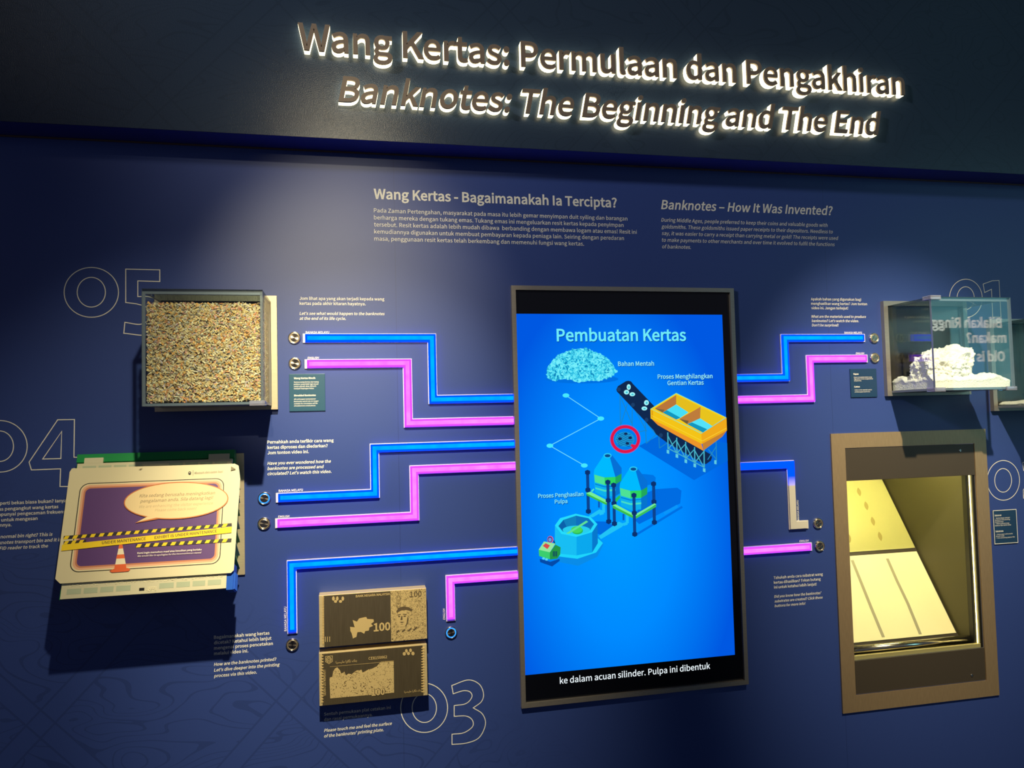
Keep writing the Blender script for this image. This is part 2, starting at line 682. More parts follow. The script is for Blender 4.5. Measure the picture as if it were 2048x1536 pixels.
vinyl('wall_text', [
    ('malay_paragraph', [B(['Sentuh permukaan plat cetakan ini', 'dan rasai permukaannya.'], Z8(135, 1303), Z8(135, 1355), Z8(775, 1244), 0, 0.006)]),
    ('english_paragraph', [B(['Please touch me and feel the surface', "of the banknotes' printing plate."], Z8(135, 1460), Z8(135, 1513), Z8(787, 1398), 0, 0.013, IT)])],
    'small text inviting to touch the printing plates, just below them')
Z9, Z10 = Zm(1580, 570, 6.145), Zm(1540, 1130, 12.8)
vinyl('wall_text', [
    ('malay_paragraph', [B(['Apakah bahan yang digunakan bagi', 'menghasilkan wang kertas? Jom tonton', 'video ini. Jangan terkejut!'], Z9(258, 188), Z9(262, 297), Z9(948, 249), 1, 0.008)]),
    ('english_paragraph', [B(['What are the materials used to produce', "banknotes? Let's watch the video.", "Don't be surprised!"], Z9(265, 402), Z9(270, 508), Z9(935, 408), 0, 0.008, IT)])],
    'small text about banknote materials, beside the glass case of cotton')
vinyl('wall_text', [
    ('malay_paragraph', [B(['Tahukah anda cara substrat wang', 'kertas dihasilkan? Tekan butang', 'ini untuk ketahui lebih lanjut!'], Z10(95, 360), Z10(105, 605), Z10(1355, 296), 0, 0.010)]),
    ('english_paragraph', [B(["Did you know how the banknotes'", 'substrates are created? Click these', 'buttons for more info!'], Z10(110, 840), Z10(120, 1080), Z10(1350, 866), 1, 0.010, IT)])],
    'small text about banknote substrates, beside the tall recessed showcase')

# text cropped by the frame edge beside the bin
Z11 = Zm(0, 1000, 13.96)
root = thing('wall_text', (W(0, 1009)[0], 0, W(0, 1009)[1]), 'white text about the transport bin, partly covered by the notice card', 'wall text')
for pn, rows, bold, sh in (('malay_paragraph', [('seperti ', 'bekas biasa bukan? Ianya', Z11(325, 121)), ('bekas ', 'pengangkut wang kertas', Z11(140, 291)),
                                               ('mempunyai ', 'pengecaman frekuensi', Z11(490, 425)), ('', 'untuk mengesan', Z11(40, 600)), ('', 'nnya.', Z11(2, 745))], 0.012, 0.0),
                          ('english_paragraph', [('a ', 'normal bin right? This is', Z11(10, 1070)), ('banknotes ', 'transport bin and it is', Z11(415, 1213)),
                                                 ('RFID ', 'reader to track the', Z11(215, 1382))], 0.012, IT)):
    mb = MB()
    a, b = W(*Z11(325, 121))[0], W(*Z11(1500, 85))[0]
    sc = (b - a) / twidth('bekas biasa bukan?', 0.012)
    for pre, t, p in rows:
        x, z = W(*p)
        dx = (twidth(pre + t, bold, sh) - twidth(t, bold, sh)) * sc if pre else 0
        put_text(mb, pre + t, wall_place(x - dx, z, TD), sc, bold, sh)
    mb.build(pn, M_white, root, fix=False)

for body, l, r, rot, sh, lab in (
        ('BAHASA MELAYU', Z5(210, 438), Z5(403, 438), 0, 0, 'words BAHASA MELAYU over the blue strip beside the shredded banknotes'),
        ('ENGLISH', Z5(225, 646), Z5(320, 645), 0, IT, 'word ENGLISH over the pink strip beside the shredded banknotes'),
        ('BAHASA MELAYU', Z6(210, 453), Z6(387, 446), 0, 0, 'words BAHASA MELAYU over the blue strip beside the plastic bin'),
        ('ENGLISH', Z6(205, 641), Z6(290, 636), 0, IT, 'word ENGLISH over the pink strip beside the plastic bin'),
        ('BAHASA MELAYU', Z7(592, 348), Z7(592, 182), 90, 0, 'upright words BAHASA MELAYU beside the blue strip that ends above a button'),
        ('ENGLISH', Z7(1673, 270), Z7(1673, 193), 90, IT, 'upright word ENGLISH beside the short pink strip by the printing plates'),
        ('BAHASA MELAYU', Z9(668, 598), Z9(883, 601), 0, 0, 'words BAHASA MELAYU over the blue strip near the glass case of cotton'),
        ('ENGLISH', Z9(807, 850), Z9(912, 851), 0, IT, 'word ENGLISH over the pink strip near the glass case of cotton'),
        ('BAHASA MELAYU', (1598.2, 1041), (1598.2, 1000.2), 90, 0, 'upright words BAHASA MELAYU in the corner of the half-lit strip'),
        ('ENGLISH', (1598.7, 1084), (1617.3, 1082.8), 0, IT, 'word ENGLISH over the short straight pink strip')):
    mb = MB()
    a, b = W(*l), W(*r)
    w_ = (b[1] - a[1]) if rot else (b[0] - a[0])
    put_text(mb, body, wall_place(a[0], a[1], TD, rot), w_ / twidth(body, 0.012, sh), 0.012, sh)
    tag(mb.build('strip_caption', M_white, fix=False), lab, 'caption')


# ------------------------------------------------------------------ outlined numerals
def catmull(pts, n=8):
    """closed smooth path; a point given twice is a corner"""
    out, m = [], len(pts)
    for i in range(m):
        p0, p1, p2, p3 = pts[i - 1], pts[i], pts[(i + 1) % m], pts[(i + 2) % m]
        if p1 == p2:
            continue
        if p0 == p1:
            p0 = (2 * p1[0] - p2[0], 2 * p1[1] - p2[1])
        if p3 == p2:
            p3 = (2 * p2[0] - p1[0], 2 * p2[1] - p1[1])
        for k in range(n):
            t = k / n
            out.append(tuple(0.5 * (2 * p1[j] + (p2[j] - p0[j]) * t + (2 * p0[j] - 5 * p1[j] + 4 * p2[j] - p3[j]) * t * t + (3 * p1[j] - p0[j] - 3 * p2[j] + p3[j]) * t ** 3) for j in (0, 1)))
    return out


def ell(cx, cy, rx, ry, n=56):
    return [(cx + rx * math.cos(2 * math.pi * k / n), cy + ry * math.sin(2 * math.pi * k / n)) for k in range(n)]


def stroke(mb, pts, w, d, mat=0, closed=True, th=0.0006):
    """flat painted line along (x, z) points"""
    n = len(pts)
    rows = []
    for i in range(n):
        a, b, c = Vector(pts[i - 1] if (closed or i) else pts[i]), Vector(pts[i]), Vector(pts[(i + 1) % n] if (closed or i < n - 1) else pts[i])
        t1 = (b - a).normalized() if (b - a).length > 1e-9 else (c - b).normalized()
        t2 = (c - b).normalized() if (c - b).length > 1e-9 else t1
        t = (t1 + t2).normalized() if (t1 + t2).length > 1e-6 else t1
        nn = Vector((-t.y, t.x))
        k = min(2.0, 1 / max(0.4, nn.dot(Vector((-t1.y, t1.x)))))
        rows.append((b + nn * w / 2 * k, b - nn * w / 2 * k))
    v = [(p.x, -d, p.y) for r in rows for p in r]
    f = [[2 * i, 2 * i + 1, (2 * i + 3) % (2 * n), (2 * i + 2) % (2 * n)] for i in range(n if closed else n - 1)]
    mb.add(v, f, mat)


def dbl(*p):
    return [q for a in p for q in (a, a)]


ZA, ZB, ZC, ZD, ZE = Zm(100, 520, 3.938), Zm(0, 820, 3.938), Zm(400, 1160, 3.413), Zm(1740, 560, 5.12), Zm(1940, 880, 6.398)
NUMS = [
    (ZA, [ell(326, 255, 214, 196), ell(326, 254, 111, 117)],
     [catmull(dbl((597, 72), (865, 78), (865, 170), (692, 165)) + dbl((692, 288)) + [(790, 292), (900, 350), (925, 440), (880, 545), (760, 592)] + dbl((582, 577), (590, 491)) + [(720, 505), (805, 440), (760, 372)] + dbl((680, 345), (597, 335)))],
     'outlined numeral 05 partly hidden by the case of shredded banknotes'),
    (ZB, [ell(0, 286, 215, 203), ell(-2, 285, 109, 120)],
     [dbl((455, 77), (587, 75), (583, 372), (650, 373), (650, 460), (582, 461), (580, 603), (473, 602), (478, 463), (248, 472), (230, 410)), dbl((487, 168), (480, 382), (337, 386))],
     'outlined numeral 04 partly hidden by the plastic bin'),
    (ZC, [ell(1530, 872, 160, 168), ell(1531, 873, 83, 99)],
     [catmull(dbl((1718, 720)) + [(1830, 682), (1905, 710), (1935, 775), (1920, 830)] + dbl((1865, 872)) + [(1928, 915), (1948, 985), (1905, 1075), (1820, 1112)] + dbl((1720, 1122), (1720, 1052)) + [(1800, 1042), (1860, 1000), (1858, 955), (1815, 928)] + dbl((1735, 930), (1735, 857)) + [(1815, 843), (1855, 800), (1845, 765), (1800, 755)] + dbl((1728, 776)))],
     'outlined numeral 03 below the printing plates'),
    (ZD, [ell(980, 188, 168, 196), ell(978, 186, 88, 117)],
     [dbl((1157, 42), (1250, 8), (1320, 5), (1340, 381), (1255, 381), (1243, 95), (1172, 128))],
     'outlined numeral 01 seen partly through the glass case of cotton'),
    (ZE, [ell(425, 516, 207, 254), ell(422, 516, 108, 151)],
     [catmull(dbl((672, 290)) + [(780, 255), (890, 320), (900, 470)] + dbl((800, 640), (930, 640), (930, 735), (683, 745), (680, 640)) + [(800, 460), (790, 385), (750, 365)] + dbl((685, 390)))],
     'outlined numeral 02 beside the tall recessed showcase'),
]
for zm, zero, digit, lab in NUMS:
    c = W(*zm(*zero[0][14]))
    r = thing('outlined_numeral', (c[0], 0, c[1]), lab, 'number')
    for paths in (zero, digit):
        mb = MB()
        for p in paths:
            q = []
            for a in p:
                t = W(*zm(*a))
                if not q or (Vector(t) - Vector(q[-1])).length > 1e-6:
                    q.append(t)
            if (Vector(q[0]) - Vector(q[-1])).length < 1e-6:
                q.pop()
            stroke(mb, q, 0.0024, TD)
        mb.build('digit', M_white, r, fix=False)

# ================================================================== light strips
M_channel = pm('pale_strip_channel', (0.74, 0.70, 0.64), 0.4)


def led(name, lo, hi, strength, fade=None):
    m = bpy.data.materials.new(name)
    m.use_nodes = True
    nt = m.node_tree
    nt.nodes.clear()
    g, s = position(m)
    nz = N(m, 'ShaderNodeTexNoise')
    nz.inputs['Scale'].default_value = 38
    nz.inputs['Detail'].default_value = 1
    L(m, g.outputs['Position'], nz.inputs['Vector'])
    r = N(m, 'ShaderNodeMapRange')
    r.inputs[1].default_value = 0.08
    r.inputs[2].default_value = 0.75
    L(m, nz.outputs[0], r.inputs[0])
    e = N(m, 'ShaderNodeEmission')
    L(m, mixc(m, r.outputs[0], lo, hi), e.inputs[0])
    e.inputs[1].default_value = strength
    o = N(m, 'ShaderNodeOutputMaterial')
    if fade is None:
        L(m, e.outputs[0], o.inputs[0])
    else:
        d = N(m, 'ShaderNodeBsdfPrincipled')
        d.inputs['Base Color'].default_value = (0.74, 0.68, 0.56, 1)
        f = N(m, 'ShaderNodeMapRange')
        f.inputs[1].default_value, f.inputs[2].default_value = fade
        L(m, s.outputs['Z'], f.inputs[0])
        mx = N(m, 'ShaderNodeMixShader')
        L(m, f.outputs[0], mx.inputs[0])
        L(m, d.outputs[0], mx.inputs[1])
        L(m, e.outputs[0], mx.inputs[2])
        L(m, mx.outputs[0], o.inputs[0])
    return m


BLUE_LO, BLUE_HI = (0.0, 0.32, 3.0, 1), (0.0, 0.52, 3.5, 1)
BLUE_OUT, PINK_OUT = (0.0, 0.11, 5.0, 1), (0.86, 0.085, 3.6, 1)
PINK_LO, PINK_HI = (0.9, 0.15, 1.6, 1), (1.4, 0.33, 2.1, 1)
M_blue = led('blue_led_line', BLUE_LO, BLUE_HI, 1.0)
M_pink = led('pink_led_line', PINK_LO, PINK_HI, 1.0)
M_blueout = emission('blue_led_edge', BLUE_OUT, 1.0)
M_pinkout = emission('pink_led_edge', PINK_OUT, 1.0)
M_half = led('half_lit_blue_diffuser', BLUE_OUT, BLUE_OUT, 1.0, (W(1581, 972)[1], W(1580, 952)[1]))


def offset_path(pts, w):
    """outline polygon of a mitred strip of width w along axis-parallel points"""
    lft, rgt = [], []
    n = len(pts)
    for i in range(n):
        t1 = (Vector(pts[i]) - Vector(pts[i - 1])).normalized() if i else None
        t2 = (Vector(pts[i + 1]) - Vector(pts[i])).normalized() if i < n - 1 else None
        t1, t2 = t1 or t2, t2 or t1
        n1, n2 = Vector((-t1.y, t1.x)), Vector((-t2.y, t2.x))
        o = n1 if (n1 - n2).length < 1e-6 else n1 + n2
        lft.append(tuple(Vector(pts[i]) + o * w / 2))
        rgt.append(tuple(Vector(pts[i]) - o * w / 2))
    return lft + rgt[::-1]


def strip(px, mat, label, wid=0.0265):
    p = [W(*a) for a in px]
    q = [list(a) for a in p]
    for i in range(len(px) - 1):      # straighten each run
        a, b = px[i], px[i + 1]
        if abs(a[0] - b[0]) > abs(a[1] - b[1]):
            z = (p[i][1] + p[i + 1][1]) / 2
            q[i][1] = q[i + 1][1] = z
        else:
            x = (p[i][0] + p[i + 1][0]) / 2
            q[i][0] = q[i + 1][0] = x
    q = [tuple(a) for a in q]
    r = thing('light_strip', (q[0][0], 0, q[0][1]), label, 'light strip')
    MB().prism(offset_path(q, wid), -0.0045, 0.0).build('channel', M_channel, r)
    t0 = (Vector(q[1]) - Vector(q[0])).normalized()
    q[0] = tuple(Vector(q[0]) + t0 * 0.0065)
    if mat is M_half:
        MB().prism(offset_path(q, wid * 0.84), -0.010, -0.0046).build('diffuser', mat, r)
        return
    MB().prism(offset_path(q, wid * 0.84), -0.010, -0.0046).build('diffuser', M_blueout if mat is M_blue else M_pinkout, r)
    q[0] = tuple(Vector(q[0]) + t0 * 0.006)
    MB().prism(offset_path(q, wid * 0.42), -0.0104, -0.0099).build('led_line', mat, r)


strip([(605.9, 676.5), (864.3, 676.3), (864.3, 799), (1025.5, 796.3)], M_blue, 'blue stepped light strip, topmost beside the case of shredded banknotes')
strip([(609.6, 727.7), (815.4, 726.9), (815.4, 846), (1026.3, 841.3)], M_pink, 'pink stepped light strip, under the topmost blue one beside the shredded banknotes')
strip([(552, 995.2), (749.4, 986.8), (749.4, 896.9), (1027.4, 886.8)], M_blue, 'blue stepped light strip starting from the lit button beside the plastic bin')
strip([(550.6, 1046.5), (828.5, 1031.9), (828.5, 939.8), (1029.6, 931.6)], M_pink, 'pink stepped light strip starting beside the plastic bin')
strip([(584.8, 1266.6), (583.9, 1128.8), (1033.2, 1101.7)], M_blue, 'long blue light strip that turns down above the printing text')
strip([(900.6, 1241.5), (900.6, 1158.5), (1034.3, 1149.3)], M_pink, 'short pink light strip that turns down to a lit button')
strip([(1728.3, 676), (1568.5, 676.6), (1568.5, 755.5), (1466.5, 756)], M_blue, 'blue stepped light strip between the screen and the case of cotton')
strip([(1733.6, 717.3), (1619, 718), (1619, 797.5), (1469, 799)], M_pink, 'pink stepped light strip between the screen and the case of cotton')
strip([(1615.3, 1048.6), (1581.5, 1050), (1581.5, 929.8), (1473, 931.5)], M_half, 'half-lit strip, blue above and unlit cream below, beside the tall showcase')
strip([(1622.4, 1091.3), (1481, 1103.3)], M_pink, 'short straight pink light strip below the half-lit one')

# ================================================================== push buttons
M_ringon = emission('lit_blue_button_ring', (0.04, 0.33, 1.0), 1.3)
M_ringoff = pm('brass_button_ring', (0.62, 0.50, 0.34), 0.3, 0.8)
BTN = [
    ((589, 676), 0, 'metal push button at the end of the topmost blue strip'),
    ((590, 727), 0, 'metal push button at the end of the pink strip beside the shredded banknotes'),
    ((529, 996.5), 1, 'push button with glowing blue ring at the strip beside the plastic bin'),
    ((528.5, 1047), 0, 'unlit metal push button below the blue-ringed one by the plastic bin'),
    ((585, 1289), 0, 'metal push button below the down-turned long blue strip'),
    ((902, 1264.5), 1, 'push button with glowing blue ring below the short pink strip'),
    ((1747, 676.5), 0, 'silver push button at the blue strip beside the case of cotton'),
    ((1748.5, 716), 0, 'silver push button at the pink strip beside the case of cotton'),
    ((1635.3, 1046.5), 0, 'metal push button at the foot of the half-lit strip'),
    ((1638.5, 1092), 0, 'metal push button at the end of the short straight pink strip'),
]
proto = None
for p, on, lab in BTN:
    x, z = W(*p)
    if proto is None:
        proto = thing('push_button', (x, 0, z), lab, 'button', 'push buttons of the light strips')
        c = (x, 0, z)
        MB().lathe([(0.0178, 0.0), (0.0178, 0.003), (0.0168, 0.0052), (0.0152, 0.0058), (0.0146, 0.0045), (0.0146, 0.001)], c).build('bezel', M_chrome, proto, True)
        MB().lathe([(0.0143, 0.0012), (0.0143, 0.0050), (0.0136, 0.0056), (0.0113, 0.0056), (0.0113, 0.003)], c).build('ring', M_ringoff, proto, True)
        MB().lathe([(0.0111, 0.0035), (0.0111, 0.0058), (0.0107, 0.0060), (0.0002, 0.0060)], c).build('cap', M_buttoncap, proto)
        b = proto
    else:
        b = dup(proto, (x, 0, z), lab)
    if on:
        for ch in b.children:
            if ch.name.startswith('ring'):
                ch.material_slots[0].link = 'OBJECT'
                ch.material_slots[0].material = M_ringon
                ch['label'] = 'glowing blue ring'

# ================================================================== glass display cases
def pane(mb, x0, x1, y0, y1, z0, z1):
    """glass slab: clear on its two big faces, green on the narrow ones"""
    dims = (x1 - x0, y1 - y0, z1 - z0)
    thin = dims.index(min(dims))
    v = [(x, y, z) for x in (x0, x1) for y in (y0, y1) for z in (z0, z1)]
    faces = [([0, 1, 3, 2], 0), ([4, 6, 7, 5], 0), ([0, 4, 5, 1], 1), ([2, 3, 7, 6], 1), ([0, 2, 6, 4], 2), ([1, 5, 7, 3], 2)]
    for f, ax in faces:
        mb.add(v, [f], 0 if ax == thin else 1)


def bracket(r, x, y, z, sx, sz):
    """clear acrylic corner piece clasping the case corner"""
    mb = MB().box(min(x, x - sx * 0.034), max(x, x - sx * 0.034), y - 0.004, y + 0.002, min(z, z - sz * 0.009), max(z, z - sz * 0.009), 0, 0.0012)
    mb.box(min(x + sx * 0.004, x - sx * 0.002), max(x + sx * 0.004, x - sx * 0.002), y - 0.004, y + 0.032, min(z, z - sz * 0.009), max(z, z - sz * 0.009), 0, 0.0012)
    mb.box(min(x + sx * 0.004, x - sx * 0.034), max(x + sx * 0.004, x - sx * 0.034), y - 0.004, y + 0.032, min(z, z + sz * 0.004), max(z, z + sz * 0.004), 0, 0.0012)
    mb.build('corner_bracket', M_acrylic, r)


CASE_D = 0.207


def display_case(px0, pz0, pw, label, brackets, mat_frame):
    """steel-framed glass box on the wall; (px0, pz0) lower corner of the frame"""
    ph = 0.319
    r = thing('display_case', (px0 + pw / 2, 0, pz0), label, 'display case')
    MB().ring((px0, px0 + pw, pz0, pz0 + ph), (px0 + 0.016, px0 + pw - 0.016, pz0 + 0.010, pz0 + ph - 0.016), -0.016, 0.0).build('back_frame', mat_frame, r)
    MB().box(px0 + 0.015, px0 + pw - 0.015, -0.004, -0.0005, pz0 + 0.009, pz0 + ph - 0.015).build('back_panel', M_backsteel, r)
    x0, x1, z0, z1 = px0 + 0.0165, px0 + pw - 0.0165, pz0 + 0.0105, pz0 + ph - 0.0165
    t = 0.007
    for nm, b in (('front_pane', (x0, x1, -CASE_D, -CASE_D + t, z0, z1)),
                  ('side_pane', (x0, x0 + t, -CASE_D + t, -0.0045, z0 + t, z1 - t)),
                  ('side_pane', (x1 - t, x1, -CASE_D + t, -0.0045, z0 + t, z1 - t))):
        mb = MB()
        pane(mb, *b)
        mb.build(nm, [M_glass, M_edge], r, fix=False)
    mb = MB().box(x0, x1, -CASE_D + t + 0.004, -0.0045, z1 - t + 0.0002, z1).box(x0 + 0.0005, x1 - 0.0005, -CASE_D + t + 0.0002, -CASE_D + t + 0.0038, z1 - 0.012, z1, 1)
    mb.build('lid', [M_lid, M_edge], r)
    mb = MB().box(x0, x1, -CASE_D + t + 0.0002, -0.0045, z0, z0 + t - 0.0002)
    mb.build('base_pane', M_edge, r)
    for sx, sz in brackets:
        bracket(r, x1 if sx > 0 else x0, -CASE_D, z1 if sz > 0 else z0, sx, sz)
    return r, (x0 + t, x1 - t, z0 + t, z1 - t)


shred_case, si = display_case(-0.525, 1.640, 0.319, 'glass case packed with shredded banknotes', [(1, -1)], M_brass)
cotton_case, ci = display_case(1.742, 1.642, 0.327, 'glass case holding a white heap of raw cotton', [(-1, 1), (-1, -1), (1, -1)], M_steel)
X3, Z3c = 2.158, 1.583
dup(cotton_case, (X3 + 0.327 / 2, 0, Z3c), 'glass case with a thin cotton layer, cropped by the picture edge')

# shredded paper
m = pm('shredded_banknote_paper', (0.7, 0.6, 0.35), 0.8)
g = N(m, 'ShaderNodeNewGeometry')
cr = N(m, 'ShaderNodeValToRGB')
cr.color_ramp.interpolation = 'CONSTANT'
STOPS = [(0.0, (0.70, 0.54, 0.26)), (0.20, (0.78, 0.66, 0.40)), (0.38, (0.66, 0.47, 0.18)), (0.50, (0.60, 0.55, 0.42)), (0.58, (0.40, 0.42, 0.36)), (0.65, (0.76, 0.40, 0.11)),
         (0.74, (0.66, 0.28, 0.11)), (0.79, (0.56, 0.46, 0.48)), (0.84, (0.66, 0.34, 0.28)), (0.90, (0.26, 0.20, 0.14)), (0.93, (0.84, 0.76, 0.52))]
while len(cr.color_ramp.elements) > 1:
    cr.color_ramp.elements.remove(cr.color_ramp.elements[0])
cr.color_ramp.elements[0].position = 0
cr.color_ramp.elements[0].color = (0.59, 0.45, 0.22, 1)
STOPS = [(p, tuple(0.84 * k for k in c)) for p, c in STOPS]
for p, c in STOPS[1:]:
    cr.color_ramp.elements.new(p).color = (*c, 1)
L(m, g.outputs['Random Per Island'], cr.inputs[0])
L(m, cr.outputs[0], bsdf(m).inputs['Base Color'])
M_shred = m
M_shredcore = pm('shredded_paper_core', (0.34, 0.24, 0.12), 0.9)
mb = MB()
sx0, sx1, sz0, sz1 = si
ztop = W(*ZA(1150, 355), 0.18)[1]
mb.box(sx0 + 0.010, sx1 - 0.010, -CASE_D + 0.018, -0.012, sz0 + 0.004, ztop - 0.012, 1)


def chip(p, ax_n, size):
    """bent paper scrap lying roughly across the normal"""
    a = Vector((random.gauss(0, 1), random.gauss(0, 1), random.gauss(0, 1)))
    a -= ax_n * a.dot(ax_n) * 0.85
    a.normalize()
    n = (ax_n + Vector((random.gauss(0, .5), random.gauss(0, .5), random.gauss(0, .5)))).normalized()
    b = n.cross(a).normalized()
    l, w_ = size * random.uniform(0.6, 1.4), size * random.uniform(0.24, 0.60)
    k = random.uniform(-0.25, 0.25) * l
    cl_ = lambda q: Vector((lim(q.x, sx0 + 0.0006, sx1 - 0.0006), max(q.y, -CASE_D + 0.0078), max(q.z, sz0 + 0.0006)))
    mb.add([cl_(q) for q in (p - a * l / 2 - b * w_ / 2, p - a * l / 2 + b * w_ / 2, p + b * w_ / 2 + n * k, p - b * w_ / 2 + n * k, p + a * l / 2 + b * w_ / 2, p + a * l / 2 - b * w_ / 2)],
           [[0, 1, 2, 3], [3, 2, 4, 5]], 0)


for i in range(12000):
    x, z = random.uniform(sx0 + 0.003, sx1 - 0.003), random.uniform(sz0 + 0.003, ztop + 0.003 * math.sin(random.random() * 9))
    chip(Vector((x, -CASE_D + 0.0095 + random.random() ** 1.5 * 0.010, z)), Vector((0, -1, 0)), 0.0078)
for i in range(5000):
    y, z = random.uniform(-CASE_D + 0.010, -0.012), random.uniform(sz0 + 0.003, ztop)
    sd = -1 if i < 800 else 1
    chip(Vector(((sx1 - 0.003 - random.random() * 0.008) if sd > 0 else (sx0 + 0.003 + random.random() * 0.008), y, z)), Vector((sd, 0, 0)), 0.0085)
for i in range(2200):
    chip(Vector((random.uniform(sx0 + 0.004, sx1 - 0.004), random.uniform(-CASE_D + 0.011, -0.013), ztop - 0.006 + random.random() * 0.010)), Vector((0, 0, 1)), 0.0095)
tag(mb.build('shredded_banknotes', [M_shred, M_shredcore], fix=False, origin=((sx0 + sx1) / 2, -0.1, sz0)), 'mass of shredded banknote paper filling the glass case', 'shredded paper', kind='stuff')

# cotton
M_cotton = pm('raw_cotton', (0.90, 0.87, 0.80), 0.95, 0, 0.1)
nz = N(M_cotton, 'ShaderNodeTexNoise')
nz.inputs['Scale'].default_value = 260
nz.inputs['Detail'].default_value = 4
g = N(M_cotton, 'ShaderNodeNewGeometry')
L(M_cotton, g.outputs['Position'], nz.inputs['Vector'])
bp = N(M_cotton, 'ShaderNodeBump')
bp.inputs['Strength'].default_value = 0.6
bp.inputs['Distance'].default_value = 0.004
L(M_cotton, nz.outputs[0], bp.inputs['Height'])
L(M_cotton, bp.outputs[0], bsdf(M_cotton).inputs['Normal'])


mb = MB()
cx0, cx1, cz0, cz1 = ci
base_top = W(*ZD(1250, 965), 0.15)[1]


def fluff(p):
    q = Vector(p)
    return noise.noise(q * 22) * 0.5 + noise.noise(q * 55) * 0.32 + noise.noise(q * 140) * 0.2 + noise.noise(q * 330) * 0.08


def cotton_bed(mb, x0, x1, y0, y1, zb, zt, amp, nx=110, ny=70):
    """layer of fibre with an uneven top, pressed against the panes"""
    v, f = [], []
    for j in range(ny + 1):
        for i in range(nx + 1):
            x, y = x0 + (x1 - x0) * i / nx, y0 + (y1 - y0) * j / ny
            e = min(i, nx - i, j, ny - j) / 6.0
            h = zt + amp * fluff((x, y, 3.1)) - 0.012 * max(0, 1 - e) ** 2
            v.append((x, y, max(zb + 0.003, h)))
    n1 = nx + 1
    f = [[j * n1 + i, j * n1 + i + 1, (j + 1) * n1 + i + 1, (j + 1) * n1 + i] for j in range(ny) for i in range(nx)]
    rim = [i for i in range(n1)] + [j * n1 + nx for j in range(1, ny + 1)] + [ny * n1 + i for i in range(nx - 1, -1, -1)] + [j * n1 for j in range(ny - 1, 0, -1)]
    rings = [rim]
    for k in range(1, 9):
        t = k / 8
        row = []
        for a in rim:
            x, y, z = v[a]
            zz = z + (zb - z) * t
            o = 0.0018 * fluff((x, y, zz + 1.7)) + 0.0018
            cx, cy = (x0 + x1) / 2, (y0 + y1) / 2
            row.append(len(v))
            v.append((x + (o if x < cx else -o) * (1 if x in (x0, x1) else 0), y + (o if y < cy else -o) * (1 if abs(y - y0) < 1e-9 or abs(y - y1) < 1e-9 else 0), zz))
        rings.append(row)
    m_ = len(rim)
    for a, b in zip(rings[:-1], rings[1:]):
        f += [[a[k], b[k], b[(k + 1) % m_], a[(k + 1) % m_]] for k in range(m_)]
    mb.add(v, f)


cotton_bed(mb, cx0 + 0.001, cx1 - 0.001, -CASE_D + 0.008, -0.006, cz0 + 0.0004, base_top - 0.004, 0.020)
hxl, hxr = W(*ZD(462, 850), 0.10)[0], W(*ZD(1003, 830), 0.13)[0]
hzt = W(*ZD(880, 708), 0.11)[1]
hc = Vector(((hxl + hxr) / 2, -0.112, (cz0 + hzt) / 2))
hs = Vector(((hxr - hxl) / 2 * 1.02, 0.068, (hzt - cz0) / 2))
b_ = bmesh.new()
bmesh.ops.create_icosphere(b_, subdivisions=7, radius=1)
for v in b_.verts:
    n = v.co.normalized()
    k = (abs(n.x) ** 3.4 + abs(n.y) ** 3.4 + abs(n.z) ** 3.0) ** (-1 / 3.2)
    p = Vector((hc.x + n.x * k * hs.x, hc.y + n.y * k * hs.y, hc.z + n.z * k * hs.z))
    if n.z > 0.1:      # the summit leans towards one side
        p.x += 0.010 * n.z
        p.z += 0.012 * n.z * (p.x - hc.x) / hs.x
    p += n * 0.034 * fluff(p * 0.9)
    v.co = Vector((lim(p.x, cx0 + 0.001, cx1 - 0.001), lim(p.y, -CASE_D + 0.009, -0.006), max(p.z, cz0 + 0.001)))
mb.bm(b_)
b_.free()
tag(mb.build('raw_cotton', M_cotton, smooth=True, fix=False), 'tall lumpy heap of white raw cotton inside the glass case', 'cotton')
mb = MB()
ci3 = (X3 + 0.0235, X3 + 0.327 - 0.0235, Z3c + 0.0175)
cotton_bed(mb, ci3[0] + 0.001, ci3[1] - 0.001, -CASE_D + 0.008, -0.006, ci3[2] + 0.0004, ci3[2] + 0.016, 0.007, 90, 50)
tag(mb.build('raw_cotton', M_cotton, smooth=True, fix=False), 'thin flat layer of white cotton in the cropped glass case', 'cotton')

# ================================================================== teal information plaques
M_plaque = pm('teal_plaque', (0.018, 0.085, 0.15), 0.35)
M_plaque2 = pm('blue_plaque', (0.014, 0.05, 0.12), 0.35)
ZP = Zm(560, 720, 12.8)


def plaque(tl, br, mat, label, texts, outline=False):
    x0, z1 = W(*tl)
    x1, z0 = W(*br)
    t = 0.004
    r = thing('information_plaque', ((x0 + x1) / 2, 0, z0), label, 'plaque')
    MB().box(x0, x1, -t, 0, z0, z1, 0, 0.0008).build('panel', mat, r)
    mb = MB()
    for b in texts:
        lines(mb, d=t + 0.0004, **b)
    if outline:
        stroke(mb, [(x0, z0), (x1, z0), (x1, z1), (x0, z1)], 0.0022, t + 0.0003)
    mb.build('printed_text', M_white, r, fix=False)


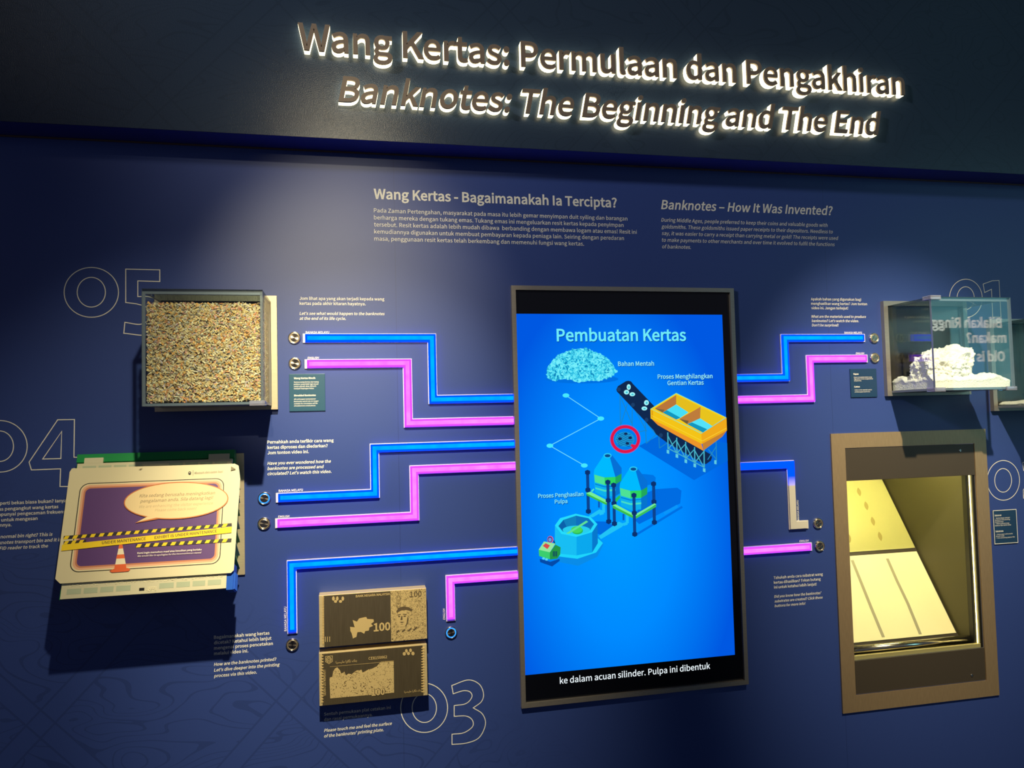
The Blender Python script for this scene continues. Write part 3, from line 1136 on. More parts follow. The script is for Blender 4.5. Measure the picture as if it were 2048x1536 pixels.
plaque(ZP(235, 360), ZP(1165, 1300), M_plaque, 'teal plaque titled Shredded Banknotes below two buttons', [
    B(['Wang Kertas Rincih'], ZP(355, 490), ZP(355, 490), ZP(905, 490), 0, 0.02),
    B(['Semua wang kertas dan wang', 'polimer yang tidak lagi sesuai', 'untuk edaran akan dirincih', 'menjadi kepingan halus.'], ZP(355, 582), ZP(355, 748), ZP(990, 582), 0, 0.008),
    B(['Shredded Banknotes'], ZP(355, 930), ZP(355, 930), ZP(918, 930), 0, 0.02),
    B(['All unfit paper and polymer', 'banknotes which are no longer', 'suitable for circulation will be', 'shredded into small pieces.'], ZP(355, 1020), ZP(355, 1190), ZP(990, 1070), 1, 0.008, IT)])
plaque(Z9(728, 1032), Z9(1066, 1376), M_plaque2, 'blue plaque titled Kapas beside the case of cotton', [
    B(['Kapas'], Z9(780, 1103), Z9(780, 1103), Z9(843, 1103), 0, 0.02),
    B(['Kapas merupakan bahan yang', 'digunakan untuk menghasilkan', 'wang kertas.'], Z9(785, 1140), Z9(785, 1183), Z9(1018, 1161), 1, 0.006),
    B(['Cotton'], Z9(790, 1260), Z9(790, 1260), Z9(858, 1260), 0, 0.02),
    B(['Cotton is the material used to', 'produce paper banknotes.'], Z9(795, 1297), Z9(795, 1320), Z9(1008, 1297), 0, 0.006, IT)])
plaque(ZE(282, 903), ZE(600, 1308), M_plaque2, 'blue plaque with a white outline below numeral 02', [
    B(['Substrat'], ZE(315, 976), ZE(315, 976), ZE(402, 972), 0, 0.02),
    B(['• Kertas kapas dengan', '   tanda air serta benang', '   keselamatan', '• Filem polimer yang', '   lutsinar dan tahan lama'], ZE(318, 1010), ZE(330, 1104), ZE(525, 1104), 4, 0.004),
    B(['Substrate'], ZE(327, 1180), ZE(327, 1180), ZE(428, 1175), 0, 0.02),
    B(['• Cotton paper with security', '   threads inside', '• Clear and lasting polymer film'], ZE(332, 1217), ZE(338, 1262), ZE(575, 1252), 2, 0.004, IT)], True)

# ================================================================== the big screen
SX0, SX1, SZ0, SZ1 = 0.4695, 1.198, 0.7495, 1.9975
screen = thing('display_screen', ((SX0 + SX1) / 2, 0, SZ0), 'large upright video screen in a steel frame showing Pembuatan Kertas', 'screen')
MB().ring((SX0, SX1, SZ0, SZ1), (SX0 + 0.0132, SX1 - 0.0132, SZ0 + 0.0132, SZ1 - 0.0132), -0.014, 0.0).build('frame', M_steel, screen)
SD = 0.004
MB().box(SX0 + 0.013, SX1 - 0.013, -0.0036, -0.0002, SZ0 + 0.013, SZ1 - 0.013).build('bezel', M_black, screen)
ax0, ax1 = W(1034.5, 760, SD)[0], W(1447, 700, SD)[0]
az0, az1 = W(1055, 1350, SD)[1], W(1240, 628.5, SD)[1]
# picture surface with a soft blue field
m = bpy.data.materials.new('screen_blue')
m.use_nodes = True
m.node_tree.nodes.clear()
g, s = position(m)
dx = mth(m, 'DIVIDE', mth(m, 'SUBTRACT', s.outputs['X'], (ax0 + ax1) / 2 - 0.03), 0.40)
dz = mth(m, 'DIVIDE', mth(m, 'SUBTRACT', s.outputs['Z'], az0 + 0.45), 0.72)
rr = mth(m, 'SQRT', mth(m, 'ADD', mth(m, 'MULTIPLY', dx, dx), mth(m, 'MULTIPLY', dz, dz)))
ramp = N(m, 'ShaderNodeValToRGB')
ramp.color_ramp.elements[0].color = S(0, 158, 255)
ramp.color_ramp.elements[1].color = S(0, 88, 226)
ramp.color_ramp.elements[1].position = 1.0
e = ramp.color_ramp.elements.new(0.5)
e.color = S(0, 138, 255)
L(m, rr, ramp.inputs[0])
em = N(m, 'ShaderNodeEmission')
L(m, ramp.outputs[0], em.inputs[0])
em.inputs[1].default_value = 1.0
o_ = N(m, 'ShaderNodeOutputMaterial')
L(m, em.outputs[0], o_.inputs[0])
M_scr = m
M_scrblack = pm('screen_dark_area', (0.004, 0.005, 0.009), 0.12)
pmb = MB()
pmats = [M_scr, M_scrblack]
pidx = {}
layer = [SD + 0.0001]


def pcol(c):
    if isinstance(c, bpy.types.Material):
        if c not in pmats:
            pmats.append(c)
        return pmats.index(c)
    if c not in pidx:
        pidx[c] = len(pmats)
        pmats.append(emission('screen_colour_%d_%d_%d' % c, S(*c), 1.0))
    return pidx[c]


def up():
    layer[0] += 0.00004
    return layer[0]


def pp(zm, pts, c):
    d = up()
    q = []
    for a in pts:
        x, z = W(*zm(*a), d)
        q.append((lim(x, ax0, ax1), -d, z))
    pmb.poly(q, pcol(c))


def pe(zm, cx, cy, rx, ry, c, n=28):
    pp(zm, ell(cx, cy, rx, ry, n), c)


def pl(zm, pts, w, c):
    """line of width w in the measured picture's units"""
    for a, b in zip(pts[:-1], pts[1:]):
        t = Vector((b[0] - a[0], b[1] - a[1])).normalized()
        n = (-t.y * w / 2, t.x * w / 2)
        pp(zm, [(a[0] + n[0], a[1] + n[1]), (b[0] + n[0], b[1] + n[1]), (b[0] - n[0], b[1] - n[1]), (a[0] - n[0], a[1] - n[1])], c)


def ptext(zm, body, l, r, c, bold=0.012, sh=0.0, shadow=None):
    for k, cc in ((1, shadow), (0, c)):
        if cc is None:
            continue
        d = up()
        x0, z0 = W(*zm(*l), d)
        x1 = W(*zm(*r), d)[0]
        sc = (x1 - x0) / twidth(body, bold, sh)
        o = 0.0022 * k
        put_text(pmb, body, wall_place(x0 + o * 0.6, z0 - o, d), sc, bold, sh, pcol(cc), res=3)


zc, zd, ze, zf = Zm(1010, 560, 3.492), Zm(1050, 880, 2.793), Zm(1050, 680, 4.763), Zm(1060, 890, 5.909)
# picture rectangle and the dark bars above and below it
pmb.poly([(ax0, -SD, SZ0 + 0.0135), (SX1 - 0.0135, -SD, SZ0 + 0.0135), (SX1 - 0.0135, -SD, SZ1 - 0.0135), (ax0, -SD, SZ1 - 0.0135)], 1)
pmb.poly([(ax0, -layer[0], az0), (ax1, -layer[0], az0), (ax1, -layer[0], az1), (ax0, -layer[0], az1)], 0)
CY, DK, SHD = (92, 232, 248), (16, 40, 78), (0, 84, 190)
ptext(zc, 'Pembuatan Kertas', (362, 426), (1265, 420), (110, 236, 250), 0.013, 0, (0, 62, 150))
ptext(zc, 'Bahan Mentah', (790, 600), (1041, 600), (150, 238, 250), 0.010, 0, (0, 70, 160))
ptext(zc, 'Proses Menghilangkan', (1067, 690), (1450, 688), (150, 238, 250), 0.010, 0, (0, 70, 160))
ptext(zc, 'Gentian Kertas', (1135, 734), (1388, 731), (150, 238, 250), 0.010, 0, (0, 70, 160))
ptext(zf, 'Proses Penghasilan', (97, 626), (632, 611), (130, 232, 250), 0.012, 0, (0, 70, 160))
ptext(zf, 'Pulpa', (293, 692), (443, 690), (130, 232, 250), 0.012, 0, (0, 70, 160))
ptext(zd, 'ke dalam acuan silinder. Pulpa ini dibentuk', (195, 1362), (1035, 1285), (235, 245, 250), 0.006)
# raw material pile
m = bpy.data.materials.new('screen_pile_picture')
m.use_nodes = True
m.node_tree.nodes.clear()
g = N(m, 'ShaderNodeNewGeometry')
nz = N(m, 'ShaderNodeTexNoise')
nz.inputs['Scale'].default_value = 95
nz.inputs['Detail'].default_value = 3
nz.inputs['Distortion'].default_value = 1.5
L(m, g.outputs['Position'], nz.inputs['Vector'])
cr = N(m, 'ShaderNodeValToRGB')
cr.color_ramp.elements[0].position = 0.36
cr.color_ramp.elements[0].color = S(18, 130, 185)
cr.color_ramp.elements[1].position = 0.60
cr.color_ramp.elements[1].color = S(120, 240, 252)
q = cr.color_ramp.elements.new(0.46)
q.color = S(52, 205, 238)
L(m, nz.outputs[0], cr.inputs[0])
em = N(m, 'ShaderNodeEmission')
L(m, cr.outputs[0], em.inputs[0])
o_ = N(m, 'ShaderNodeOutputMaterial')
L(m, em.outputs[0], o_.inputs[0])
M_pile = m
pe(ze, 540, 372, 350, 42, (0, 112, 226))
pile = [(200, 335), (215, 270), (245, 210), (290, 165), (330, 125), (390, 112), (450, 85), (520, 88), (590, 68), (640, 100), (740, 140), (800, 190), (845, 235), (850, 270), (890, 290), (850, 330), (800, 365), (700, 392), (600, 382), (500, 406), (400, 372), (300, 388), (220, 368)]
rough = []
for i, a in enumerate(pile):
    b = pile[(i + 1) % len(pile)]
    for k in range(5):
        t = k / 5
        rough.append((a[0] + (b[0] - a[0]) * t + random.uniform(-9, 9), a[1] + (b[1] - a[1]) * t + random.uniform(-9, 9)))
pp(ze, rough, M_pile)
# route line
pl(ze, [(390, 528), (722, 748), (237, 1007), (565, 1195)], 7, (110, 220, 250))
for p in ((390, 528), (722, 748), (237, 1007), (565, 1195)):
    pe(ze, p[0], p[1], 32, 20, (70, 232, 252))
# ground shade, conveyor and its legs
pp(ze, [(1085, 1010), (1300, 900), (1950, 980), (1950, 1150), (1610, 1335)], (0, 104, 222))
LEG = (28, 132, 196)
for a, b in (((905, 520), (910, 820)), ((1022, 660), (1020, 800)), ((910, 540), (1015, 790)), ((975, 610), (915, 800)), ((1045, 660), (1160, 870)), ((1145, 780), (1155, 985)), ((1155, 985), (1250, 900)),
             ((1250, 900), (1165, 800)), ((1155, 860), (1060, 880)), ((1275, 915), (1280, 1030)), ((1280, 1030), (1370, 970)), ((1020, 800), (1035, 900))):
    pl(ze, [a, b], 8, LEG)
pp(ze, [(870, 470), (885, 440), (960, 393), (985, 388), (1010, 395), (1028, 418), (1250, 650), (1400, 880), (1770, 1090), (1782, 1120), (1770, 1150), (1725, 1182), (1690, 1175), (1345, 972), (1250, 900), (1225, 860), (875, 490)], DK)
for p in ((893, 470), (1028, 618), (1158, 760), (1295, 908)):
    pe(ze, p[0], p[1], 18, 20, (28, 62, 104))
for p, a, b in (((988, 448), 19, 27), ((967, 497), 25, 22), ((1022, 517), 27, 19), ((1157, 597), 23, 25), ((1137, 652), 27, 19)):
    pe(ze, p[0], p[1], a, b, (165, 245, 250))
    pe(ze, p[0] + 2, p[1] + 2, a * 0.45, b * 0.45, (70, 200, 220))
# lattice legs of the tank
T = (72, 178, 200)
xs_ = [(1360, 880, 1040), (1445, 930, 1080), (1530, 970, 1130), (1615, 1020, 1170), (1705, 1040, 1215)]
for i, (x, a, b) in enumerate(xs_):
    pl(ze, [(x, a), (x + 3, b)], 11, T)
    pp(ze, [(x - 10, b + 5), (x + 14, b + 10), (x + 14, b + 45), (x - 10, b + 38)], (96, 205, 225))
    if i < 4:
        x2, a2, b2 = xs_[i + 1]
        pl(ze, [(x, a + 30), (x2, b2)], 9, T)
        pl(ze, [(x, b), (x2, a2 + 20)], 9, T)
pl(ze, [(1360, 1030), (1710, 1215)], 9, T)
for a, b in (((1820, 960), (1825, 1150)), ((1745, 1040), (1825, 1140)), ((1825, 1010), (1740, 1140))):
    pl(ze, [a, b], 8, (40, 140, 190))
pp(ze, [(1803, 1145), (1825, 1145), (1825, 1185), (1803, 1180)], (96, 205, 225))
# yellow tank
pp(ze, [(1200, 745), (1680, 985), (1697, 1055), (1265, 810)], (238, 150, 42))
pp(ze, [(1690, 985), (1925, 860), (1880, 920), (1697, 1055)], (196, 128, 52))
pp(ze, [(1195, 655), (1680, 893), (1686, 990), (1197, 748)], (244, 196, 24))
pp(ze, [(1205, 668), (1218, 675), (1220, 742), (1206, 736)], (226, 160, 20))
pp(ze, [(1680, 893), (1920, 740), (1925, 862), (1686, 990)], (240, 170, 28))
pl(ze, [(1208, 720), (1690, 962), (1922, 838)], 5, (250, 216, 60))
pp(ze, [(1195, 655), (1440, 503), (1922, 738), (1680, 893)], (120, 226, 190))
pp(ze, [(1203, 655), (1440, 511), (1912, 738), (1680, 886)], (246, 206, 26))
pp(ze, [(1236, 652), (1440, 524), (1440, 612), (1310, 692)], (186, 118, 58))
pp(ze, [(1440, 524), (1672, 636), (1555, 692), (1440, 612)], (228, 190, 30))
pp(ze, [(1236, 652), (1330, 665), (1310, 692)], (120, 100, 66))
pp(ze, [(1310, 692), (1440, 614), (1557, 690), (1470, 748), (1440, 758)], (70, 222, 248))
pp(ze, [(1310, 692), (1350, 668), (1480, 740), (1440, 758)], (18, 150, 190))
pp(ze, [(1468, 752), (1672, 636), (1668, 746), (1545, 802)], (190, 124, 60))
pp(ze, [(1468, 752), (1560, 770), (1545, 802)], (110, 92, 62))
pp(ze, [(1672, 640), (1888, 742), (1785, 822), (1668, 746)], (232, 196, 30))
pp(ze, [(1545, 802), (1668, 746), (1787, 822), (1695, 882)], (84, 226, 250))
pp(ze, [(1545, 802), (1590, 785), (1735, 850), (1695, 882)], (18, 150, 190))
# crossed-out microbe badge
pe(ze, 955, 945, 146, 138, (150, 90, 190), 48)
pe(ze, 955, 945, 140, 132, (226, 22, 72), 48)
pe(ze, 955, 945, 112, 104, (0, 126, 234), 48)
pe(ze, 950, 945, 92, 70, (28, 150, 214), 40)
for k in range(7):
    y0 = 890 + k * 18
    pl(ze, [(868 + 8 * abs(k - 3), y0), (900, y0 + 14), (940, y0 - 6), (985, y0 + 16), (1035 - 9 * abs(k - 3), y0 + 8)], 4, (12, 60, 110))
for p, a, b in (((960, 893), 17, 12), ((905, 940), 18, 14), ((1002, 932), 17, 13), ((975, 985), 17, 13)):
    pe(ze, p[0], p[1], a, b, (14, 38, 84))
pp(ze, [(1015, 990), (1050, 1000), (1030, 1030), (1005, 1010)], (226, 22, 72))
# shadows, silos and pillars
pp(zf, [(1290, 340), (1370, 345), (1455, 355), (1485, 385), (1480, 450), (1380, 480)], (0, 116, 228))
pp(zf, [(1390, 560), (1480, 522), (1740, 505), (1790, 540), (1775, 690), (1480, 840), (1290, 935), (1220, 870)], (0, 108, 226))
pl(zf, [(1255, 1060), (1800, 730)], 26, (0, 112, 228))
pl(zf, [(1585, 810), (1745, 720)], 34, (10, 150, 250))
pp(zf, [(720, 900), (900, 905), (1000, 960), (900, 1080), (800, 1050)], (0, 108, 226))
for pts in ([(690, 842), (820, 760), (872, 780), (740, 856)], [(810, 1078), (1050, 905), (1115, 935), (1085, 968), (838, 1112)]):
    pp(zf, pts, (34, 196, 246))
for x, y in ((870, 690), (1150, 815)):
    pl(zf, [(x, y), (x, y + 110), (x - 50, y + 125)], 34, (34, 196, 246))
pl(zf, [(815, 660), (815, 740)], 22, (10, 90, 190))
pl(zf, [(1105, 815), (1105, 890)], 22, (10, 90, 190))


def silo(ox, oy):
    q = lambda pts, c: pp(zf, [(a + ox, b + oy) for a, b in pts], c)
    q([(940, 150), (968, 118), (1082, 270), (1082, 335), (1008, 375)], (6, 112, 214))
    q([(872, 118), (760, 290), (752, 345), (880, 378), (1008, 375), (945, 150)], (0, 186, 255))
    q([(752, 345), (880, 378), (1008, 375), (1008, 605), (880, 610), (770, 560)], (14, 176, 236))
    q([(1008, 375), (1082, 335), (1080, 560), (1008, 605)], (6, 116, 206))
    q([(760, 350), (880, 384), (884, 474), (768, 440)], (78, 226, 150))
    q([(880, 384), (1010, 378), (1010, 466), (884, 474)], (46, 214, 96))
    q([(1010, 378), (1082, 338), (1080, 422), (1010, 466)], (34, 168, 92))
    q([(772, 500), (884, 530), (1010, 520), (1010, 540), (884, 552), (774, 520)], (70, 222, 196))
    q([(768, 455), (884, 488), (1010, 480), (1010, 490), (884, 500), (770, 468)], (0, 120, 220))
    pe(zf, 917 + ox, 125 + oy, 48, 30, (40, 200, 246))
    pe(zf, 917 + ox, 127 + oy, 34, 18, (12, 76, 140))


def pillar(x, a, mid, b):
    pl(zf, [(x, a), (x + 10, b)], 36, (14, 66, 140))
    for y in (a, mid, b):
        k = (y - a) / (b - a) * 10
        pp(zf, [(x - 30 + k, y - 18), (x + k, y - 32), (x + 30 + k, y - 18), (x + 30 + k, y + 16), (x + k, y + 32), (x - 30 + k, y + 16)], (12, 50, 110))


silo(0, 0)
pp(zf, [(720, 545), (750, 515), (760, 525), (735, 555)], (90, 236, 190))
pillar(680, 325, 532, 785)
pp(zf, [(1000, 640), (1060, 590), (1070, 620), (1010, 690)], (40, 190, 90))
pp(zf, [(662, 568), (715, 552), (935, 668), (935, 690), (910, 690)], (120, 240, 150))
pp(zf, [(662, 568), (912, 690), (935, 690), (935, 718), (905, 710), (675, 597)], (60, 190, 70))
pillar(920, 440, 655, 905)
silo(305, 158)
pillar(1460, 460, 672, 915)
pillar(988, 475, 690, 930)
pp(zf, [(975, 712), (1010, 700), (1240, 822), (1240, 850)], (120, 240, 150))
pp(zf, [(975, 715), (1240, 848), (1240, 878), (980, 745)], (60, 190, 70))
pp(zf, [(1240, 822), (1470, 690), (1492, 700), (1240, 850)], (120, 240, 150))
pp(zf, [(1240, 850), (1492, 705), (1490, 730), (1240, 878)], (60, 196, 80))
pillar(1228, 595, 805, 1055)
# vat
pp(zf, [(290, 1295), (560, 1335), (780, 1265), (862, 1150), (806, 1090), (862, 1155), (866, 1180), (795, 1320), (575, 1425), (555, 1425), (300, 1375)], (10, 140, 232))
pp(zf, [(290, 1290), (400, 1240), (730, 1240), (800, 1100), (862, 1158), (782, 1270), (560, 1345), (300, 1312)], (30, 214, 252))
pp(zf, [(295, 950), (370, 1050), (550, 1085), (550, 1305), (370, 1288), (292, 1190)], (24, 190, 244))
pp(zf, [(550, 1085), (735, 1030), (735, 1270), (550, 1305)], (10, 168, 238))
pp(zf, [(735, 1030), (797, 935), (802, 1160), (735, 1270)], (8, 120, 205))
pp(zf, [(295, 950), (355, 865), (540, 812), (715, 850), (797, 935), (735, 1030), (550, 1085), (370, 1050)], (38, 220, 252))
pp(zf, [(335, 958), (395, 885), (545, 835), (692, 866), (757, 935), (708, 1012), (550, 1052), (388, 1022)], (18, 128, 190))
pp(zf, [(335, 958), (395, 885), (440, 985), (388, 1022)], (12, 96, 170))
pp(zf, [(545, 835), (692, 866), (757, 935), (700, 985), (545, 950)], (14, 112, 190))
pe(zf, 548, 1003, 162, 50, (40, 206, 240))
pe(zf, 560, 1012, 66, 44, (40, 186, 90))
pe(zf, 552, 1000, 66, 40, (70, 214, 96))
pp(zf, [(425, 1045), (665, 893), (688, 908), (460, 1050)], (96, 226, 150))
# little control box
pp(zf, [(115, 1345), (240, 1380), (350, 1345), (350, 1370), (262, 1435), (120, 1385)], (4, 74, 168))
pe(zf, 240, 1117, 36, 42, (214, 96, 150))
pe(zf, 236, 1117, 28, 34, (40, 60, 130))
pe(zf, 236, 1119, 20, 24, (120, 150, 215))
pl(zf, [(280, 1130), (295, 1175)], 16, (18, 60, 120))
pp(zf, [(103, 1237), (165, 1140), (300, 1165), (235, 1268)], (150, 232, 160))
pp(zf, [(103, 1237), (235, 1268), (235, 1352), (108, 1312)], (60, 206, 110))
pp(zf, [(235, 1268), (300, 1178), (362, 1208), (358, 1290), (322, 1342), (235, 1354)], (38, 150, 70))
pp(zf, [(150, 1192), (185, 1160), (237, 1187), (205, 1230)], (216, 76, 76))
for x in (276, 294, 314):
    pl(zf, [(x, 1318), (x, 1255)], 12, (16, 66, 96))
for p in ((160, 1340), (195, 1352)):
    pe(zf, p[0], p[1], 17, 14, (90, 220, 240))
pmb.build('screen_picture', pmats, screen, fix=False)

# ================================================================== printing plates
M_relief = pm('matte_gold_relief', (0.72, 0.54, 0.24), 0.5, 0.35)
M_platebody = brushed('brass_plate_block', (0.70, 0.56, 0.30), 0.42, 0.35, 4, 60)
M_polish = brushed('polished_brown_plate_field', (0.40, 0.32, 0.19), 0.24, 0.85, 120, 2, 0.45)


def engraved(name, scale, thr):
    m = pm(name, (0.72, 0.54, 0.24), 0.5, 0.35)
    g = N(m, 'ShaderNodeNewGeometry')
    nz = N(m, 'ShaderNodeTexNoise')
    nz.inputs['Scale'].default_value = scale
    nz.inputs['Detail'].default_value = 3
    nz.inputs['Distortion'].default_value = 2.0
    L(m, g.outputs['Position'], nz.inputs['Vector'])
    q = mth(m, 'LESS_THAN', nz.outputs[0], thr)
    L(m, mixc(m, q, (0.74, 0.56, 0.25, 1), (0.16, 0.11, 0.05, 1)), bsdf(m).inputs['Base Color'])
    return m


M_engr = engraved('engraved_gold_pattern', 260, 0.44)
M_land = engraved('engraved_gold_landscape', 150, 0.40)
M_engdark = pm('engraved_dark_groove', (0.10, 0.07, 0.035), 0.6)
PD = 0.039


def plate(tl, br, label):
    x0, z1 = W(*tl, PD)
    x1, z0 = W(*br, PD)
    r = thing('printing_plate', ((x0 + x1) / 2, 0, z0), label, 'printing plate')
    MB().box(x0, x1, -PD, 0, z0, z1, 0, 0.0008).build('plate_block', M_platebody, r)
    return r, x0, x1, z0, z1


def zp(pts, d):
    return [W(*Z8(*a), d) for a in pts]


# upper plate
r, x0, x1, z0, z1 = plate(Z8(85, 150), Z8(1125, 562), 'engraved brass plate with a portrait panel and large 100, above the other plate')
fx0, fx1 = W(*Z8(134, 400), PD)[0], W(*Z8(776, 350), PD)[0]
MB().box(fx0, fx1, -PD - 0.0006, -PD + 0.001, z0 + 0.0005, z1 - 0.0015).build('polished_field', M_polish, r)
MB().box(fx1 + 0.0004, x1 - 0.002, -PD - 0.0012, -PD + 0.001, z0 + 0.0005, z1 - 0.0015).build('engraved_panel', M_engr, r)
mb = MB()
mb.prism(zp([(385, 450), (430, 455), (410, 385), (450, 400), (470, 370), (540, 355), (550, 375), (610, 378), (612, 400), (585, 420), (605, 440), (570, 455), (565, 485), (530, 490), (520, 515), (490, 498), (455, 500), (445, 545), (412, 560), (400, 510), (388, 490)], PD), -PD - 0.0016, -PD)
mb.build('flower_relief', M_relief, r)
mb = MB()
for x in (225, 262, 315):
    mb.prism(zp(ell(x, 178, 13, 20, 12), PD), -PD - 0.0016, -PD)
for x in (245, 293):
    mb.prism(zp(ell(x, 205, 15, 13, 12), PD), -PD - 0.0016, -PD)
for x in (145, 165, 186):
    mb.prism(zp([(x, 545), (x + 6, 544), (x + 6, 592), (x, 594)], PD), -PD - 0.0014, -PD)
mb.build('leaf_relief', M_relief, r)
mb = MB()
for k in range(30):
    y = 160 + k * 15.5
    mb.prism(zp([(118, y), (136, y + 4), (136, y + 9), (118, y + 10)], PD), -PD - 0.0012, -PD)
mb.build('margin_rib', M_relief, r)
mb = MB()
a, b = W(*Z8(612, 492), PD + 0.001), W(*Z8(772, 482), PD + 0.001)
put_text(mb, '100', wall_place(a[0], a[1], PD + 0.0017), (b[0] - a[0]) / twidth('100', 0.02), 0.02)
mb.build('numeral', M_relief, r, fix=False)
mb = MB()
a, b = W(*Z8(440, 166), PD + 0.001), W(*Z8(768, 152), PD + 0.001)
put_text(mb, 'BANK NEGARA MALAYSIA', wall_place(a[0], a[1], PD + 0.0017), (b[0] - a[0]) / twidth('BANK NEGARA MALAYSIA', 0.016), 0.016)
mb.build('inscription', M_relief, r, fix=False)
mb = MB()
d = PD + 0.0014
mb.prism(zp(ell(884, 372, 56, 78, 30), d), -d - 0.0002, -PD - 0.001, 1)
mb.prism(zp([(828, 300), (850, 268), (900, 252), (950, 262), (985, 285), (975, 300), (930, 285), (880, 290), (835, 315)], d), -d - 0.0004, -PD - 0.001, 0)
for pts in ([(838, 333), (870, 326), (872, 333), (840, 341)], [(890, 324), (928, 328), (928, 336), (892, 331)], ell(856, 350, 11, 6, 12), ell(909, 347, 13, 6, 12), [(878, 345), (886, 344), (889, 382), (872, 386), (868, 380)],
            [(858, 404), (880, 400), (905, 403), (882, 412)], [(868, 424), (895, 422), (884, 428)], [(936, 350), (946, 370), (938, 420), (915, 446), (928, 410)],
            [(826, 500), (848, 478), (862, 486), (838, 508)], [(880, 492), (905, 470), (918, 478), (892, 500)], [(936, 486), (968, 460), (978, 468), (948, 494)], [(990, 478), (1022, 446), (1032, 456), (1000, 486)]):
    mb.prism(zp(pts, d + 0.0003), -d - 0.0005, -PD - 0.001, 0)
for cy in (175, 245):
    for k in range(2):
        stroke(mb, [W(*Z8(*q), d) for q in ell(850, cy, 22 - 10 * k, 26 - 12 * k, 16)], 0.0008, d + 0.0002, 0)
a, b = W(*Z8(960, 165), d), W(*Z8(1072, 155), d)
put_text(mb, '100', wall_place(a[0], a[1], d + 0.0003), (b[0] - a[0]) / twidth('100', 0.01), 0.01)
mb.build('portrait', [M_engdark, M_relief], r)
# lower plate
r, x0, x1, z0, z1 = plate(Z8(85, 703), Z8(1130, 1106), 'engraved brass plate with a rocky landscape and a serial number, below the other plate')
fx0, fx1 = W(*Z8(118, 1000), PD)[0], W(*Z8(1085, 900), PD)[0]
MB().box(fx0, fx1, -PD - 0.0006, -PD + 0.001, z0 + 0.0005, z1 - 0.003).build('polished_field', M_polish, r)
pts = [(187, 938), (215, 930), (222, 880), (240, 850), (262, 838), (290, 870), (300, 900), (330, 880), (345, 915), (370, 900), (400, 905), (430, 880), (450, 868), (495, 862), (505, 890), (560, 860), (600, 850), (640, 830), (680, 785), (803, 775), (807, 1080), (725, 1088), (600, 1100), (195, 1135)]
MB().prism(zp(pts, PD), -PD - 0.0014, -PD).build('landscape_panel', M_land, r)
mb = MB()
for k in range(17):
    y = 720 + k * 27.5
    mb.prism(zp([(108, y), (130, y + 6), (130, y + 12), (108, y + 20)], PD), -PD - 0.0014, -PD)
mb.build('margin_teeth', M_relief, r)
mb = MB()
for k in range(17):
    y = 645 + k * 26
    mb.prism(zp([(1100, y), (1068, y + 7), (1068, y + 13), (1100, y + 20)], PD), -PD - 0.0014, -PD)
mb.build('margin_teeth', M_relief, r)
mb = MB()
stroke(mb, [W(*Z8(*q), PD) for q in [(150, 733), (215, 727), (215, 780), (182, 803), (150, 783)]], 0.0014, PD + 0.0014)
stroke(mb, [W(*Z8(*q), PD) for q in ell(181, 762, 22, 25, 24)], 0.0018, PD + 0.0014)
stroke(mb, [W(*Z8(*q), PD) for q in ell(181, 762, 10, 12, 16)], 0.0016, PD + 0.0014)
mb.build('crest', M_relief, r, fix=False)
mb = MB()
stroke(mb, [W(*Z8(190, 832), PD), W(*Z8(803, 778), PD)], 0.0008, PD + 0.0014, closed=False)
for x, y, w1, w2 in ((905, 708, 15, 17), (925, 680, 13, 17), (945, 705, 15, 15), (965, 675, 13, 17), (988, 705, 15, 17)):
    mb.prism(zp(ell(x, y, w1, w2, 12), PD), -PD - 0.0014, -PD)
mb.build('leaf_relief', M_relief, r)
mb = MB()
for body, l, rr_, bo, rot in (('CE8159862', (562, 765), (740, 748), 0.010, 0), ('100', (592, 1108), (718, 1096), 0.022, 0)):
    a, b = W(*Z8(*l), PD), W(*Z8(*rr_), PD)
    if body == '100':
        mb2 = MB()
        put_text(mb2, body, wall_place(a[0], a[1], PD + 0.0016), (b[0] - a[0]) / twidth(body, bo), 0.045)
        mb2.build('numeral_outline', M_engdark, r, fix=False)
    put_text(mb, body, wall_place(a[0], a[1], PD + 0.0020), (b[0] - a[0]) / twidth(body, bo), bo)
a, b = W(*Z8(152, 1108), PD), W(*Z8(152, 855), PD)
put_text(mb, 'SERATUS RINGGIT', wall_place(a[0], a[1], PD + 0.0016, 90), (b[1] - a[1]) / twidth('SERATUS RINGGIT', 0.012), 0.012)
for l, rr_ in (((248, 800), (450, 783)), ((905, 1082), (1070, 1075))):
    a, b = W(*Z8(*l), PD), W(*Z8(*rr_), PD)
    body = 'ﺎﻴﺴﻴﻠﻣ ﺍﺭﺎﮕﻧ ﻚﻨﺑ'
    if F_ARAB:
        bb = glyphs(body, 0.012, 0, 2, 0.0, F_ARAB)[2]
        put_text(mb, body, wall_place(a[0], a[1], PD + 0.0016), (b[0] - a[0]) / max(0.1, bb[1] - bb[0]), 0.012, fnt=F_ARAB)
mb.build('inscription', M_relief, r, fix=False)

# ================================================================== transport bin and the card stuck on it
M_green = pm('green_crate_plastic', (0.012, 0.27, 0.07), 0.35)
M_lidp = pm('cream_translucent_lid', (0.66, 0.62, 0.42), 0.4)
M_win = pm('pale_green_lid_windows', (0.46, 0.52, 0.36), 0.3)
M_bluep = pm('blue_clip_plastic', (0.01, 0.10, 0.55), 0.3)
bx0, bx1 = -0.7085, -0.318
PT, PB = Vector((0, -0.030, 1.530)), Vector((0, -0.157, 1.183))
V = (PT - PB).normalized()
NRM = Vector((0, -V.z, V.y))
H = (PT - PB).length


def Lc(u, v, n):
    return Vector((bx0 + u, PB.y, PB.z)) + V * v + NRM * n


